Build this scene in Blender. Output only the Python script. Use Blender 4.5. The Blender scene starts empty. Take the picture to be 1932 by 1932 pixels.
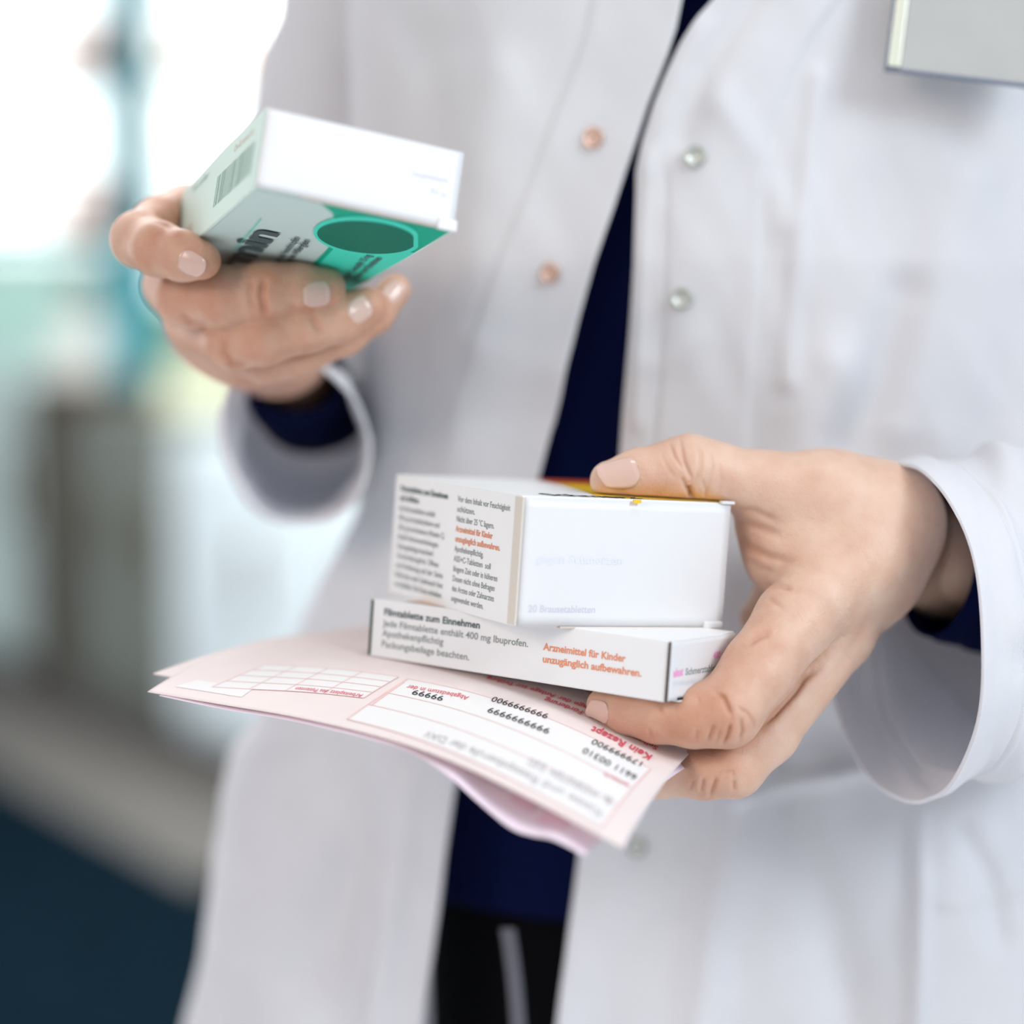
import bpy, bmesh, math, random
import numpy as np
from mathutils import Matrix, Vector

# ------------------------------------------------------------------ camera
S = bpy.context.scene
COL = S.collection
FPX = 4186.0; CPX = 966.0                       # focal length and centre in 1932-px units
PITCH = math.radians(6.0); CAM_H = 1.25
cp, sp = math.cos(PITCH), math.sin(PITCH)
# "view frame" used while measuring: x right, y down, z forward, metres
CAM4 = Matrix(((1, 0, 0, 0), (0, -sp, cp, 0), (0, -cp, -sp, CAM_H), (0, 0, 0, 1)))
CAMN = np.array(CAM4)
cam = bpy.data.cameras.new('camera'); cam_o = bpy.data.objects.new('camera', cam); COL.objects.link(cam_o)
cam_o.matrix_world = CAM4 @ Matrix.Diagonal((1, -1, -1, 1))
cam.sensor_width = 24.0; cam.sensor_fit = 'HORIZONTAL'; cam.lens = 52.0
cam.clip_start = 0.05; cam.clip_end = 100
cam.dof.use_dof = True; cam.dof.focus_distance = 0.79; cam.dof.aperture_fstop = 1.65
S.camera = cam_o

# ------------------------------------------------------------------ world, lights, exposure
S.view_settings.view_transform = 'Standard'; S.view_settings.look = 'None'
S.view_settings.gamma = 1.0; S.view_settings.exposure = 0.0
S.view_settings.use_curve_mapping = False
W = bpy.data.worlds.new('world'); S.world = W; W.use_nodes = True
nt = W.node_tree; nt.nodes.clear()
wo = nt.nodes.new('ShaderNodeOutputWorld'); bg = nt.nodes.new('ShaderNodeBackground')
tc = nt.nodes.new('ShaderNodeTexCoord'); sx = nt.nodes.new('ShaderNodeSeparateXYZ')
rp = nt.nodes.new('ShaderNodeValToRGB')
nt.links.new(tc.outputs['Generated'], sx.inputs[0]); nt.links.new(sx.outputs['Y'], rp.inputs[0])
rp.color_ramp.elements[0].position = 0.0; rp.color_ramp.elements[0].color = (0.143, 0.157, 0.182, 1)
rp.color_ramp.elements[1].position = 0.85; rp.color_ramp.elements[1].color = (1.0, 1.0, 1.0, 1)
e = rp.color_ramp.elements.new(0.35); e.color = (0.155, 0.166, 0.19, 1)
nt.links.new(rp.outputs[0], bg.inputs[0]); bg.inputs[1].default_value = 3.2
nt.links.new(bg.outputs[0], wo.inputs[0])

def area(name, loc, target, size, power, col):
    l = bpy.data.lights.new(name, 'AREA'); l.shape = 'RECTANGLE'; l.size = size[0]; l.size_y = size[1]
    l.energy = power; l.color = col
    o = bpy.data.objects.new(name, l); COL.objects.link(o); o.location = loc
    d = Vector(target) - Vector(loc); o.rotation_euler = d.to_track_quat('-Z', 'Y').to_euler()
    return o
area('daylight_right', (2.9, -1.8, 3.3), (0.08, 0.85, 1.10), (1.7, 1.5), 116, (0.86, 0.945, 1.0))
area('ceiling_light_warm', (-2.4, -2.2, 2.8), (0.0, 0.9, 1.10), (1.6, 1.4), 54, (1.0, 0.82, 0.66))
area('background_fill_light', (-0.9, 3.6, 2.7), (-0.9, 4.6, 0.2), (1.6, 1.0), 120, (1.0, 0.97, 0.92))  # area light added to brighten the room behind the person
area('ceiling_light_above', (0.35, 0.35, 2.7), (0.15, 0.85, 1.1), (0.5, 0.3), 5, (1.0, 0.97, 0.93))

# ------------------------------------------------------------------ helpers
def V3(px, py, d):                               # pixel + depth -> view frame
    return np.array([(px - CPX) / FPX * d, (py - CPX) / FPX * d, d])
def P(px, py, d):
    v = V3(px, py, d); return Vector((CAMN[:3, :3] @ v + CAMN[:3, 3]).tolist())
def to_world(v):
    return v @ CAMN[:3, :3].T + CAMN[:3, 3]
def proj(v):
    return np.stack([CPX + FPX * v[:, 0] / v[:, 2], CPX + FPX * v[:, 1] / v[:, 2]], 1)

def tag(o, label=None, cat=None, group=None, kind=None):
    if label: o['label'] = label
    if cat: o['category'] = cat
    if group: o['group'] = group
    if kind: o['kind'] = kind
    return o

def link_mesh(name, verts, faces, mat, parent=None, smooth=True, matrix=None):
    me = bpy.data.meshes.new(name)
    verts = np.asarray(verts, dtype=np.float64)
    if isinstance(faces, np.ndarray):
        n = len(faces); k = faces.shape[1]
        me.vertices.add(len(verts)); me.vertices.foreach_set('co', verts.astype(np.float32).ravel())
        me.loops.add(n * k); me.loops.foreach_set('vertex_index', faces.astype(np.int32).ravel())
        me.polygons.add(n); me.polygons.foreach_set('loop_start', np.arange(0, n * k, k, dtype=np.int32))
        me.polygons.foreach_set('loop_total', np.full(n, k, dtype=np.int32))
        me.update(calc_edges=True); me.validate()
    else:
        me.from_pydata(verts.tolist(), [], [list(f) for f in faces]); me.update()
    me.polygons.foreach_set('use_smooth', [smooth] * len(me.polygons))
    if mat: me.materials.append(mat)
    o = bpy.data.objects.new(name, me); COL.objects.link(o)
    if matrix is not None: o.matrix_world = matrix
    if parent is not None:
        o.parent = parent
        if matrix is not None: o.matrix_parent_inverse = parent_world(parent).inverted()
        else: o.matrix_parent_inverse = parent_world(parent).inverted()
    return o
def parent_world(o):
    m = o.matrix_basis.copy()
    if o.parent: m = parent_world(o.parent) @ o.matrix_parent_inverse @ m
    return m
def empty(name, loc):
    o = bpy.data.objects.new(name, None); COL.objects.link(o); o.location = loc; o.empty_display_size = 0.02; return o

def bm_obj(name, bm, mat, parent=None, matrix=None, smooth=False):
    me = bpy.data.meshes.new(name); bmesh.ops.recalc_face_normals(bm, faces=bm.faces[:]); bm.to_mesh(me); bm.free()
    me.polygons.foreach_set('use_smooth', [smooth] * len(me.polygons))
    if mat: me.materials.append(mat)
    o = bpy.data.objects.new(name, me); COL.objects.link(o)
    if matrix is not None: o.matrix_world = matrix
    if parent is not None: o.parent = parent; o.matrix_parent_inverse = parent_world(parent).inverted()
    return o
def add_box(bm, lo, hi, bevel=0.0, seg=2):
    lo = np.minimum(lo, hi) if False else lo
    vs = [bm.verts.new((x, y, z)) for x in (lo[0], hi[0]) for y in (lo[1], hi[1]) for z in (lo[2], hi[2])]
    fs = [(0, 1, 3, 2), (4, 6, 7, 5), (0, 4, 5, 1), (2, 3, 7, 6), (0, 2, 6, 4), (1, 5, 7, 3)]
    ff = [bm.faces.new([vs[i] for i in f]) for f in fs]
    if bevel > 0:
        es = list({e for f in ff for e in f.edges})
        bmesh.ops.bevel(bm, geom=es, offset=bevel, segments=seg, affect='EDGES', profile=0.6)
def box_obj(name, lo, hi, mat, parent=None, bevel=0.0, matrix=None):
    bm = bmesh.new(); add_box(bm, lo, hi, bevel); return bm_obj(name, bm, mat, parent, matrix)

# materials ---------------------------------------------------------
def mat(name, col, rough=0.5, spec=0.5, **kw):
    m = bpy.data.materials.new(name); m.use_nodes = True; n = m.node_tree; b = n.nodes['Principled BSDF']
    b.inputs['Base Color'].default_value = (*col, 1); b.inputs['Roughness'].default_value = rough
    b.inputs['Specular IOR Level'].default_value = spec
    if 'metal' in kw: b.inputs['Metallic'].default_value = kw['metal']
    if 'trans' in kw: b.inputs['Transmission Weight'].default_value = kw['trans']
    if 'coat' in kw: b.inputs['Coat Weight'].default_value = kw['coat']; b.inputs['Coat Roughness'].default_value = 0.05
    if 'sheen' in kw: b.inputs['Sheen Weight'].default_value = kw['sheen']
    var = kw.get('var', 0.0); vs = kw.get('vscale', 30)
    t = n.nodes.new('ShaderNodeTexCoord')
    if var or kw.get('col2'):
        nz = n.nodes.new('ShaderNodeTexNoise'); nz.inputs['Scale'].default_value = vs; nz.inputs['Detail'].default_value = 4
        n.links.new(t.outputs['Object'], nz.inputs['Vector'])
        mx = n.nodes.new('ShaderNodeMix'); mx.data_type = 'RGBA'
        c2 = kw.get('col2', tuple(c * (1 - var) for c in col))
        mx.inputs[6].default_value = (*col, 1); mx.inputs[7].default_value = (*c2, 1)
        mr = n.nodes.new('ShaderNodeMapRange'); mr.inputs[1].default_value = 0.35; mr.inputs[2].default_value = 0.65
        n.links.new(nz.outputs[0], mr.inputs[0]); n.links.new(mr.outputs[0], mx.inputs[0]); n.links.new(mx.outputs[2], b.inputs['Base Color'])
    if kw.get('bump'):
        nz = n.nodes.new('ShaderNodeTexNoise'); nz.inputs['Scale'].default_value = kw.get('bscale', 300); nz.inputs['Detail'].default_value = 3
        n.links.new(t.outputs['Object'], nz.inputs['Vector'])
        bp = n.nodes.new('ShaderNodeBump'); bp.inputs['Strength'].default_value = kw['bump']; bp.inputs['Distance'].default_value = kw.get('bdist', 0.001)
        n.links.new(nz.outputs[0], bp.inputs['Height']); n.links.new(bp.outputs[0], b.inputs['Normal'])
    return m

def fabric(name, col, scale=1500, strength=0.25, rough=0.85, sheen=0.1):
    m = mat(name, col, rough, 0.2 if col[0] > .1 else 0.06, sheen=sheen, var=0.03, vscale=40)
    n = m.node_tree; b = n.nodes['Principled BSDF']
    t = n.nodes.new('ShaderNodeTexCoord')
    w1 = n.nodes.new('ShaderNodeTexWave'); w1.bands_direction = 'DIAGONAL'; w1.inputs['Scale'].default_value = scale / 2.0
    w1.inputs['Distortion'].default_value = 0.4
    n.links.new(t.outputs['Object'], w1.inputs['Vector'])
    bp = n.nodes.new('ShaderNodeBump'); bp.inputs['Strength'].default_value = strength; bp.inputs['Distance'].default_value = 0.0002
    n.links.new(w1.outputs[1], bp.inputs['Height']); n.links.new(bp.outputs[0], b.inputs['Normal'])
    return m

def skin_mat(name, base, deep, sss=0.3):
    m = bpy.data.materials.new(name); m.use_nodes = True; n = m.node_tree; b = n.nodes['Principled BSDF']
    t = n.nodes.new('ShaderNodeTexCoord')
    nz = n.nodes.new('ShaderNodeTexNoise'); nz.inputs['Scale'].default_value = 85; nz.inputs['Detail'].default_value = 6
    n.links.new(t.outputs['Object'], nz.inputs['Vector'])
    at = n.nodes.new('ShaderNodeAttribute'); at.attribute_name = 'flush_shade'
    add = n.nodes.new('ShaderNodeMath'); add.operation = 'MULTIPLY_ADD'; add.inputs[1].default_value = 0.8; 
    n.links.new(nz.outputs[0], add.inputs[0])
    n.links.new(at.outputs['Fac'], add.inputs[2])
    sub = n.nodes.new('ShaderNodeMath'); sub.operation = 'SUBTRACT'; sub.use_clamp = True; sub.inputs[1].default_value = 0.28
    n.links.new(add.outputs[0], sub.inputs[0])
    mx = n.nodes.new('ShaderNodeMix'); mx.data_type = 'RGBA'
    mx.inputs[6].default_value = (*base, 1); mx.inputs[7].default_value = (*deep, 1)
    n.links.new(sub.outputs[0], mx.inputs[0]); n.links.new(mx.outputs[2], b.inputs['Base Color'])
    b.inputs['Subsurface Weight'].default_value = sss; b.inputs['Subsurface Radius'].default_value = (1.0, 0.35, 0.18)
    b.inputs['Subsurface Scale'].default_value = 0.004
    b.inputs['Roughness'].default_value = 0.47; b.inputs['Specular IOR Level'].default_value = 0.45
    vo = n.nodes.new('ShaderNodeTexVoronoi'); vo.feature = 'DISTANCE_TO_EDGE'; vo.inputs['Scale'].default_value = 900
    mp = n.nodes.new('ShaderNodeMapping'); mp.inputs['Rotation'].default_value = (0.4, 0.6, 0.9); mp.inputs['Scale'].default_value = (1.0, 0.55, 1.0)
    n.links.new(t.outputs['Object'], mp.inputs[0]); n.links.new(mp.outputs[0], vo.inputs['Vector'])
    n2 = n.nodes.new('ShaderNodeTexNoise'); n2.inputs['Scale'].default_value = 350; n2.inputs['Detail'].default_value = 4
    n.links.new(mp.outputs[0], n2.inputs['Vector'])
    b1 = n.nodes.new('ShaderNodeBump'); b1.inputs['Strength'].default_value = 0.6; b1.inputs['Distance'].default_value = 0.0002
    b2 = n.nodes.new('ShaderNodeBump'); b2.inputs['Strength'].default_value = 0.5; b2.inputs['Distance'].default_value = 0.0006
    n.links.new(vo.outputs['Distance'], b1.inputs['Height']); n.links.new(n2.outputs[0], b2.inputs['Height'])
    n.links.new(b1.outputs[0], b2.inputs['Normal']); n.links.new(b2.outputs[0], b.inputs['Normal'])
    return m

M = {}
M['skin'] = skin_mat('skin', (0.73, 0.52, 0.40), (0.48, 0.19, 0.10))
M['nail'] = mat('fingernail', (0.68, 0.46, 0.385), 0.2, 0.45, coat=0.4)
M['coat'] = fabric('white_cotton_twill', (0.88, 0.875, 0.89))
_n = M['coat'].node_tree; _t = _n.nodes.new('ShaderNodeBsdfTranslucent'); _t.inputs[0].default_value = (0.88, 0.90, 0.96, 1)
_x = _n.nodes.new('ShaderNodeMixShader'); _x.inputs[0].default_value = 0.33
_n.links.new(_n.nodes['Principled BSDF'].outputs[0], _x.inputs[1]); _n.links.new(_t.outputs[0], _x.inputs[2]); _n.links.new(_x.outputs[0], _n.nodes['Material Output'].inputs[0])
M['navy'] = fabric('navy_knit', (0.002, 0.005, 0.036), 1200, 0.3, 0.9, 0.0)
M['black'] = fabric('black_cloth', (0.0025, 0.0025, 0.004), 1200, 0.3, 0.9, 0.0)
M['cord'] = fabric('grey_cord', (0.12, 0.12, 0.14), 900, 0.4)
M['card'] = mat('white_card', (0.86, 0.86, 0.86), 0.42, 0.45, bump=0.12, bscale=900, bdist=0.0001)
M['card_gloss'] = mat('white_gloss_card', (0.76, 0.76, 0.77), 0.36, 0.4)
M['card_raw'] = mat('cut_card_edge', (0.62, 0.55, 0.47), 0.8, 0.2)
M['gap'] = mat('dark_gap', (0.02, 0.02, 0.02), 0.9, 0.1)
M['ink_grey'] = mat('grey_ink', (0.27, 0.30, 0.30), 0.6, 0.3)
M['ink_dark'] = mat('dark_ink', (0.06, 0.10, 0.11), 0.6, 0.3)
M['ink_mid'] = mat('mid_grey_ink', (0.36, 0.38, 0.38), 0.6, 0.3)
M['ink_pale'] = mat('pale_lilac_ink', (0.62, 0.62, 0.70), 0.5, 0.4)
M['ink_paler'] = mat('pale_blue_ink', (0.72, 0.76, 0.82), 0.5, 0.4)
M['ink_red'] = mat('orange_red_ink', (0.80, 0.30, 0.17), 0.6, 0.3)
M['ink_pink'] = mat('pink_ink', (0.86, 0.36, 0.62), 0.6, 0.3)
M['ink_black'] = mat('black_print', (0.035, 0.035, 0.04), 0.6, 0.3)
M['paper'] = mat('pale_pink_paper', (0.86, 0.75, 0.725), 0.75, 0.25, var=0.03, vscale=60)
M['paper_white'] = mat('form_field_white', (0.86, 0.835, 0.82), 0.75, 0.25)
M['paper_lilac'] = mat('lilac_pink_paper', (0.87, 0.74, 0.83), 0.75, 0.25)
M['line_pink'] = mat('form_line_pink', (0.86, 0.56, 0.53), 0.75, 0.2)
M['form_red'] = mat('form_red', (0.72, 0.10, 0.14), 0.7, 0.2)
M['magenta'] = mat('form_magenta', (0.60, 0.12, 0.42), 0.7, 0.2)
M['mint'] = mat('pale_mint_card', (0.64, 0.80, 0.72), 0.5, 0.25)
M['sage'] = mat('grey_green_card', (0.56, 0.71, 0.68), 0.5, 0.25)
M['green'] = mat('emerald_card', (0.0, 0.42, 0.27), 0.55, 0.1)
M['green_light'] = mat('light_emerald', (0.06, 0.74, 0.55), 0.55, 0.1)
M['green_dark'] = mat('dark_emerald', (0.0, 0.17, 0.11), 0.55, 0.08)
M['green_ink'] = mat('barcode_green', (0.38, 0.58, 0.48), 0.5, 0.4)
M['orange_ink'] = mat('faint_orange_ink', (0.72, 0.50, 0.38), 0.5, 0.4)
M['yellow'] = mat('yellow_print', (0.85, 0.55, 0.02), 0.35, 0.5)
M['red_print'] = mat('red_print', (0.72, 0.10, 0.03), 0.35, 0.5)
# ------------------------------------------------------------------ room (behind the person)
def wbox(name, lo, hi, m, parent=None, bevel=0.0, kind=None):
    o = box_obj(name, lo, hi, m, parent, bevel)
    if kind: o['kind'] = kind
    return o
M['carpet'] = mat('dark_blue_carpet', (0.005, 0.0135, 0.022), 0.95, 0.0, var=0.4, vscale=14, bump=0.5, bscale=200, bdist=0.004)
M['wall'] = mat('pale_wall_paint', (0.70, 0.76, 0.76), 0.9, 0.2, var=0.04, vscale=3)
M['teal'] = mat('teal_frame_paint', (0.02, 0.30, 0.36), 0.5, 0.4, var=0.15, vscale=8)
M['peach'] = mat('peach_panel', (0.86, 0.42, 0.24), 0.6, 0.3, var=0.1, vscale=8)
M['mintwall'] = mat('pale_mint_panel', (0.72, 0.88, 0.84), 0.7, 0.3, var=0.1, vscale=5)
M['olive'] = mat('olive_grey_laminate', (0.215, 0.24, 0.21), 0.6, 0.3, var=0.2, vscale=6)
M['brown'] = mat('brown_wood', (0.07, 0.04, 0.02), 0.6, 0.3, var=0.4, vscale=10)
M['bluewhite'] = mat('pale_blue_laminate', (0.80, 0.92, 0.97), 0.5, 0.4, var=0.06, vscale=5)
M['plinth'] = mat('grey_brown_plinth', (0.16, 0.145, 0.13), 0.7, 0.3, var=0.2, vscale=10)
M['cream'] = mat('cream_enamel', (0.85, 0.85, 0.80), 0.5, 0.4, var=0.04, vscale=10)
M['yellowgreen'] = mat('pale_yellow_green', (0.74, 0.78, 0.58), 0.6, 0.3, var=0.05, vscale=10)
def translucent(name, col, k=0.75):
    m = bpy.data.materials.new(name); m.use_nodes = True; n = m.node_tree; n.nodes.clear()
    o = n.nodes.new('ShaderNodeOutputMaterial'); t = n.nodes.new('ShaderNodeBsdfTranslucent'); d = n.nodes.new('ShaderNodeBsdfDiffuse'); x = n.nodes.new('ShaderNodeMixShader')
    t.inputs[0].default_value = (*col, 1); d.inputs[0].default_value = (*col, 1); x.inputs[0].default_value = k
    n.links.new(d.outputs[0], x.inputs[1]); n.links.new(t.outputs[0], x.inputs[2]); n.links.new(x.outputs[0], o.inputs[0]); return m
M['peach_glow'] = translucent('peach_glow_fabric', (0.80, 0.42, 0.26)); M['frost'] = translucent('frosted_mint_glass', (0.68, 0.80, 0.75), 0.6); M['frost2'] = translucent('frosted_yellow_green_glass', (0.60, 0.66, 0.48), 0.6)
def glass_mat():
    m = bpy.data.materials.new('window_glass'); m.use_nodes = True; n = m.node_tree; n.nodes.clear()
    o = n.nodes.new('ShaderNodeOutputMaterial'); t = n.nodes.new('ShaderNodeBsdfTransparent'); g = n.nodes.new('ShaderNodeBsdfGlossy')
    g.inputs['Roughness'].default_value = 0.02; x = n.nodes.new('ShaderNodeMixShader'); x.inputs[0].default_value = 0.06
    t.inputs[0].default_value = (0.93, 0.97, 0.97, 1)
    n.links.new(t.outputs[0], x.inputs[1]); n.links.new(g.outputs[0], x.inputs[2]); n.links.new(x.outputs[0], o.inputs[0]); return m
M['glass'] = glass_mat()

wbox('floor', (-6, -3.2, -0.05), (6, 9.3, 0.0), mat('pale_bounce_floor', (0.66, 0.67, 0.68), 0.6, 0.3, var=0.04, vscale=4), kind='structure')  # unseen near floor made pale to bounce light up under the carton
tag(wbox('carpet', (-4.2, 2.9, 0.0), (1.6, 7.6, 0.008), M['carpet']), 'dark blue carpet covering the floor at the lower left', 'carpet')
WY = 8.6                                          # window wall distance
def wx(px, D=WY): return (px - CPX) / FPX * D
def wz(py, D=WY): return CAM_H - D * math.tan(PITCH + math.atan((py - CPX) / FPX)) / 1.0
# window wall: sill wall below, lintel above, piers
wbox('wall_back', (-6, WY, 0.0), (6, WY + 0.2, wz(700)), M['wall'], kind='structure')
wbox('wall_back_lintel', (-6, WY, 3.1), (6, WY + 0.2, 3.6), M['wall'], kind='structure')['kind'] = 'structure'
wbox('trim_1', (wx(560), WY, wz(700)), (6, WY + 0.2, 3.1), M['wall'], kind='structure')
wbox('trim_2', (-6, WY, wz(700)), (wx(-120), WY + 0.2, 3.1), M['wall'], kind='structure')
cols = [(-110, 232), (282, 545)]
for i, (a, b) in enumerate(cols):
    bm = bmesh.new()
    x0, x1 = wx(a), wx(b); z0, z1 = wz(700), 3.1; t = 0.05
    add_box(bm, (x0, WY - 0.03, z0), (x0 + t, WY + 0.1, z1)); add_box(bm, (x1 - t, WY - 0.03, z0), (x1, WY + 0.1, z1))
    for py in ((140, 440) if i == 0 else (140,)):
        add_box(bm, (x0, WY - 0.03, wz(py + 13)), (x1, WY + 0.1, wz(py - 13)))
    f = bm_obj('window_%d' % (i + 1), bm, M['teal']); f['kind'] = 'structure'
    bm = bmesh.new(); add_box(bm, (x0 + t, WY + 0.03, z0), (x1 - t, WY + 0.036, z1)); bm_obj('pane', bm, M['glass'], f)
    bm = bmesh.new(); add_box(bm, (wx(110 if i == 0 else 335), WY + 0.05, wz(128)), (wx(232 if i == 0 else 500), WY + 0.056, wz(45)))
    if i == 0: add_box(bm, (wx(105), WY + 0.05, wz(432)), (wx(232), WY + 0.056, wz(345)))
    bm_obj('peach_glow_sheet', bm, M['peach_glow'], f)  # translucent sheet added behind the glass to make a peach glow
    if i == 0:
        bm = bmesh.new(); add_box(bm, (x0 + t, WY + 0.04, z0), (x1 - t, WY + 0.045, wz(470))); bm_obj('frosted_panel', bm, M['frost'], f)
    else:
        bm = bmesh.new(); add_box(bm, (x0 + t, WY + 0.04, z0), (x1 - t, WY + 0.045, wz(560))); bm_obj('frosted_panel', bm, M['frost2'], f)
wbox('trim_3', (wx(232), WY - 0.06, wz(700)), (wx(282), WY + 0.14, 3.1), M['teal'], kind='structure')

# run of low units on a diagonal line
A2 = np.array([-1.62, 6.8]); B2 = np.array([-0.62, 5.2]); dr = (B2 - A2) / np.linalg.norm(B2 - A2); nr = np.array([-dr[1], dr[0]])
if nr[1] < 0: nr = -nr
def line_at(px, off=0.0):                                   # intersection of the view column with the units' front line
    k = (px - CPX) / FPX; A2 = globals()['A2'] + nr * off
    # A2 + s dr :  x = k*y*~cp
    s = (k * cp * A2[1] - A2[0]) / (dr[0] - k * cp * dr[1]) if True else 0
    return s
ang = math.atan2(dr[1], dr[0])
Mx = Matrix.Translation((A2[0], A2[1], 0)) @ Matrix.Rotation(ang, 4, 'Z')
sgn = 1 if (Matrix.Rotation(ang, 2) @ Vector((0, 1)))[1] > 0 else -1
def unit(name, pa, pb, h, m, label, cat, detail):
    s0, s1 = line_at(pa), line_at(pb); d0, d1 = (0.0, 0.45 * sgn)
    root = empty(name, (Mx @ Vector(((s0 + s1) / 2, d1 / 2, 0)))); tag(root, label, cat)
    y0, y1 = sorted((d0, d1))
    box_obj('carcass', (s0, y0, 0.12), (s1, y1, h), m, root, 0.004, Mx)
    box_obj('plinth', (s0, y0 + 0.02, 0.008), (s1, y1 - 0.02, 0.12), M['plinth'], root, 0.0, Mx)
    yf = -0.012 * sgn
    y0, y1 = sorted((yf, 0.0))
    n = detail
    for k in range(n):
        a = s0 + (s1 - s0) * k / n + 0.006; b = s0 + (s1 - s0) * (k + 1) / n - 0.006
        dr_ = box_obj('door', (a, y0, 0.16), (b, y1, h - 0.03), m, root, 0.003, Mx)
        hy0, hy1 = sorted((yf, yf * 3))
        box_obj('handle', (b - 0.05, hy0, h * 0.55), (b - 0.035, hy1, h * 0.75), M['brown'], dr_, 0.002, Mx)
    return root
unit('storage_cabinet', -90, 40, 0.98, M['mintwall'], 'pale green storage cabinet at the far left edge of the blurred room', 'cabinet', 1)
unit('storage_cabinet', 44, 122, 0.96, M['brown'], 'narrow brown wooden cabinet between the pale green and the olive grey units', 'cabinet', 1)
unit('storage_cabinet', 126, 322, 0.90, M['olive'], 'wide olive grey cabinet standing under the teal framed windows', 'cabinet', 2)
unit('service_counter', 326, 700, 0.86, M['bluewhite'], 'pale blue counter running behind the lab coat beside the olive grey cabinet', 'counter', 2)
# grey-brown mat strip along the units
bm = bmesh.new(); y0, y1 = sorted((-0.02 * sgn, -0.42 * sgn)); add_box(bm, (line_at(-90), y0, 0.008), (line_at(700), y1, 0.018), 0.003)
o = bm_obj('floor_mat', bm, mat('grey_brown_mat', (0.16, 0.155, 0.145), 0.9, 0.2, var=0.2, vscale=20, bump=0.3), None, Mx); tag(o, 'long grey brown floor mat along the foot of the cabinets', 'mat')
# white jar on the cabinet
def lathe(prof, n=32):
    bm = bmesh.new(); rings = []
    for r, z in prof:
        rings.append([bm.verts.new((r * math.cos(2 * math.pi * k / n), r * math.sin(2 * math.pi * k / n), z)) for k in range(n)])
    for a, b in zip(rings[:-1], rings[1:]):
        for k in range(n): bm.faces.new((a[k], a[(k + 1) % n], b[(k + 1) % n], b[k]))
    bm.faces.new(rings[0][::-1]); bm.faces.new(rings[-1]); return bm
js = line_at(165, 0.2)
jp = Mx @ Vector((js, 0.2 * sgn, 0.904))
jar = bm_obj('storage_jar', lathe([(0.06, 0), (0.105, 0.02), (0.115, 0.09), (0.105, 0.16), (0.07, 0.20), (0.06, 0.21)]), M['cream'], None, Matrix.Translation(jp), True)
tag(jar, 'round white storage jar standing on the olive grey cabinet', 'jar')
bm_obj('lid', lathe([(0.065, 0.21), (0.068, 0.235), (0.02, 0.245), (0.018, 0.26), (0.022, 0.27), (0.005, 0.275)]), M['cream'], jar, Matrix.Translation(jp), True)
def book_like(px, w, h, m, label):
    s = line_at(px); q = Mx @ Vector((s, 0.22 * sgn, 0.0))
    return q
q = Mx @ Vector((line_at(250, .25), 0.25 * sgn, 0.904))
o = box_obj('leaflet_stand', (-0.065, -0.05, 0), (0.065, 0.05, 0.42), M['teal'], None, 0.006, Matrix.Translation(q)); tag(o, 'teal leaflet stand next to the white jar on the cabinet', 'stand')
q = Mx @ Vector((line_at(172, .39), 0.39 * sgn, 0.904))
o = box_obj('file_box', (-0.05, -0.05, 0), (0.05, 0.05, 0.40), M['olive'], None, 0.006, Matrix.Translation(q)); tag(o, 'tall olive grey file box standing behind the white jar on the cabinet', 'box')
q = Mx @ Vector((line_at(410, .25), 0.25 * sgn, 0.864))
o = box_obj('display_carton', (-0.14, -0.08, 0), (0.14, 0.08, 0.15), M['yellowgreen'], None, 0.006, Matrix.Translation(q)); tag(o, 'pale yellow green carton on the pale blue counter', 'carton')
# ------------------------------------------------------------------ fitted carton poses (view frame)
def rod(r):
    a = np.linalg.norm(r) + 1e-12; k = r / a; K = np.array([[0, -k[2], k[1]], [k[2], 0, -k[0]], [-k[1], k[0], 0]])
    return np.eye(3) + np.sin(a) * K + (1 - np.cos(a)) * K @ K
POSE = {
 'big':  ([0.00386, -0.00577, 0.76908], [1.04517, -6.68126, 0.67612], (0.08743, 0.04595, 0.10122)),
 'flat': ([0.05429, 0.04422, 0.76182], [-0.4949, 5.2588, -0.16099], (0.04977, 0.02155, 0.12736)),
 'green': ([-0.08498, -0.10674, 0.73044], [1.42062, 5.22805, -2.34236], (0.07019, -0.02779, 0.13963)),
}
BX = {}
for k_, (o_, r_, d_) in POSE.items():
    R_ = rod(np.array(r_)); BX[k_] = (np.array(o_), R_, d_)
def box_mat(k):
    o, R, d = BX[k]; m = np.eye(4); m[:3, :3] = R; m[:3, 3] = o
    return CAM4 @ Matrix(m.tolist())
def box_sdf(k, p, grow=0.0):
    o, R, d = BX[k]; q = (p - o) @ R
    lo = np.minimum(0, np.array(d)); hi = np.maximum(0, np.array(d)); c = (lo + hi) / 2; h = (hi - lo) / 2 + grow
    a = np.abs(q - c) - h
    return np.linalg.norm(np.maximum(a, 0), axis=1) + np.minimum(a.max(1), 0)
def on_face(k, px, py, axis, val):               # pixel ray meets local plane {axis}=val -> local coords
    o, R, d = BX[k]; r = V3(px, py, 1.0); q0 = -o @ R; qd = r @ R
    t = (val - q0[axis]) / qd[axis]; return q0 + t * qd

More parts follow.
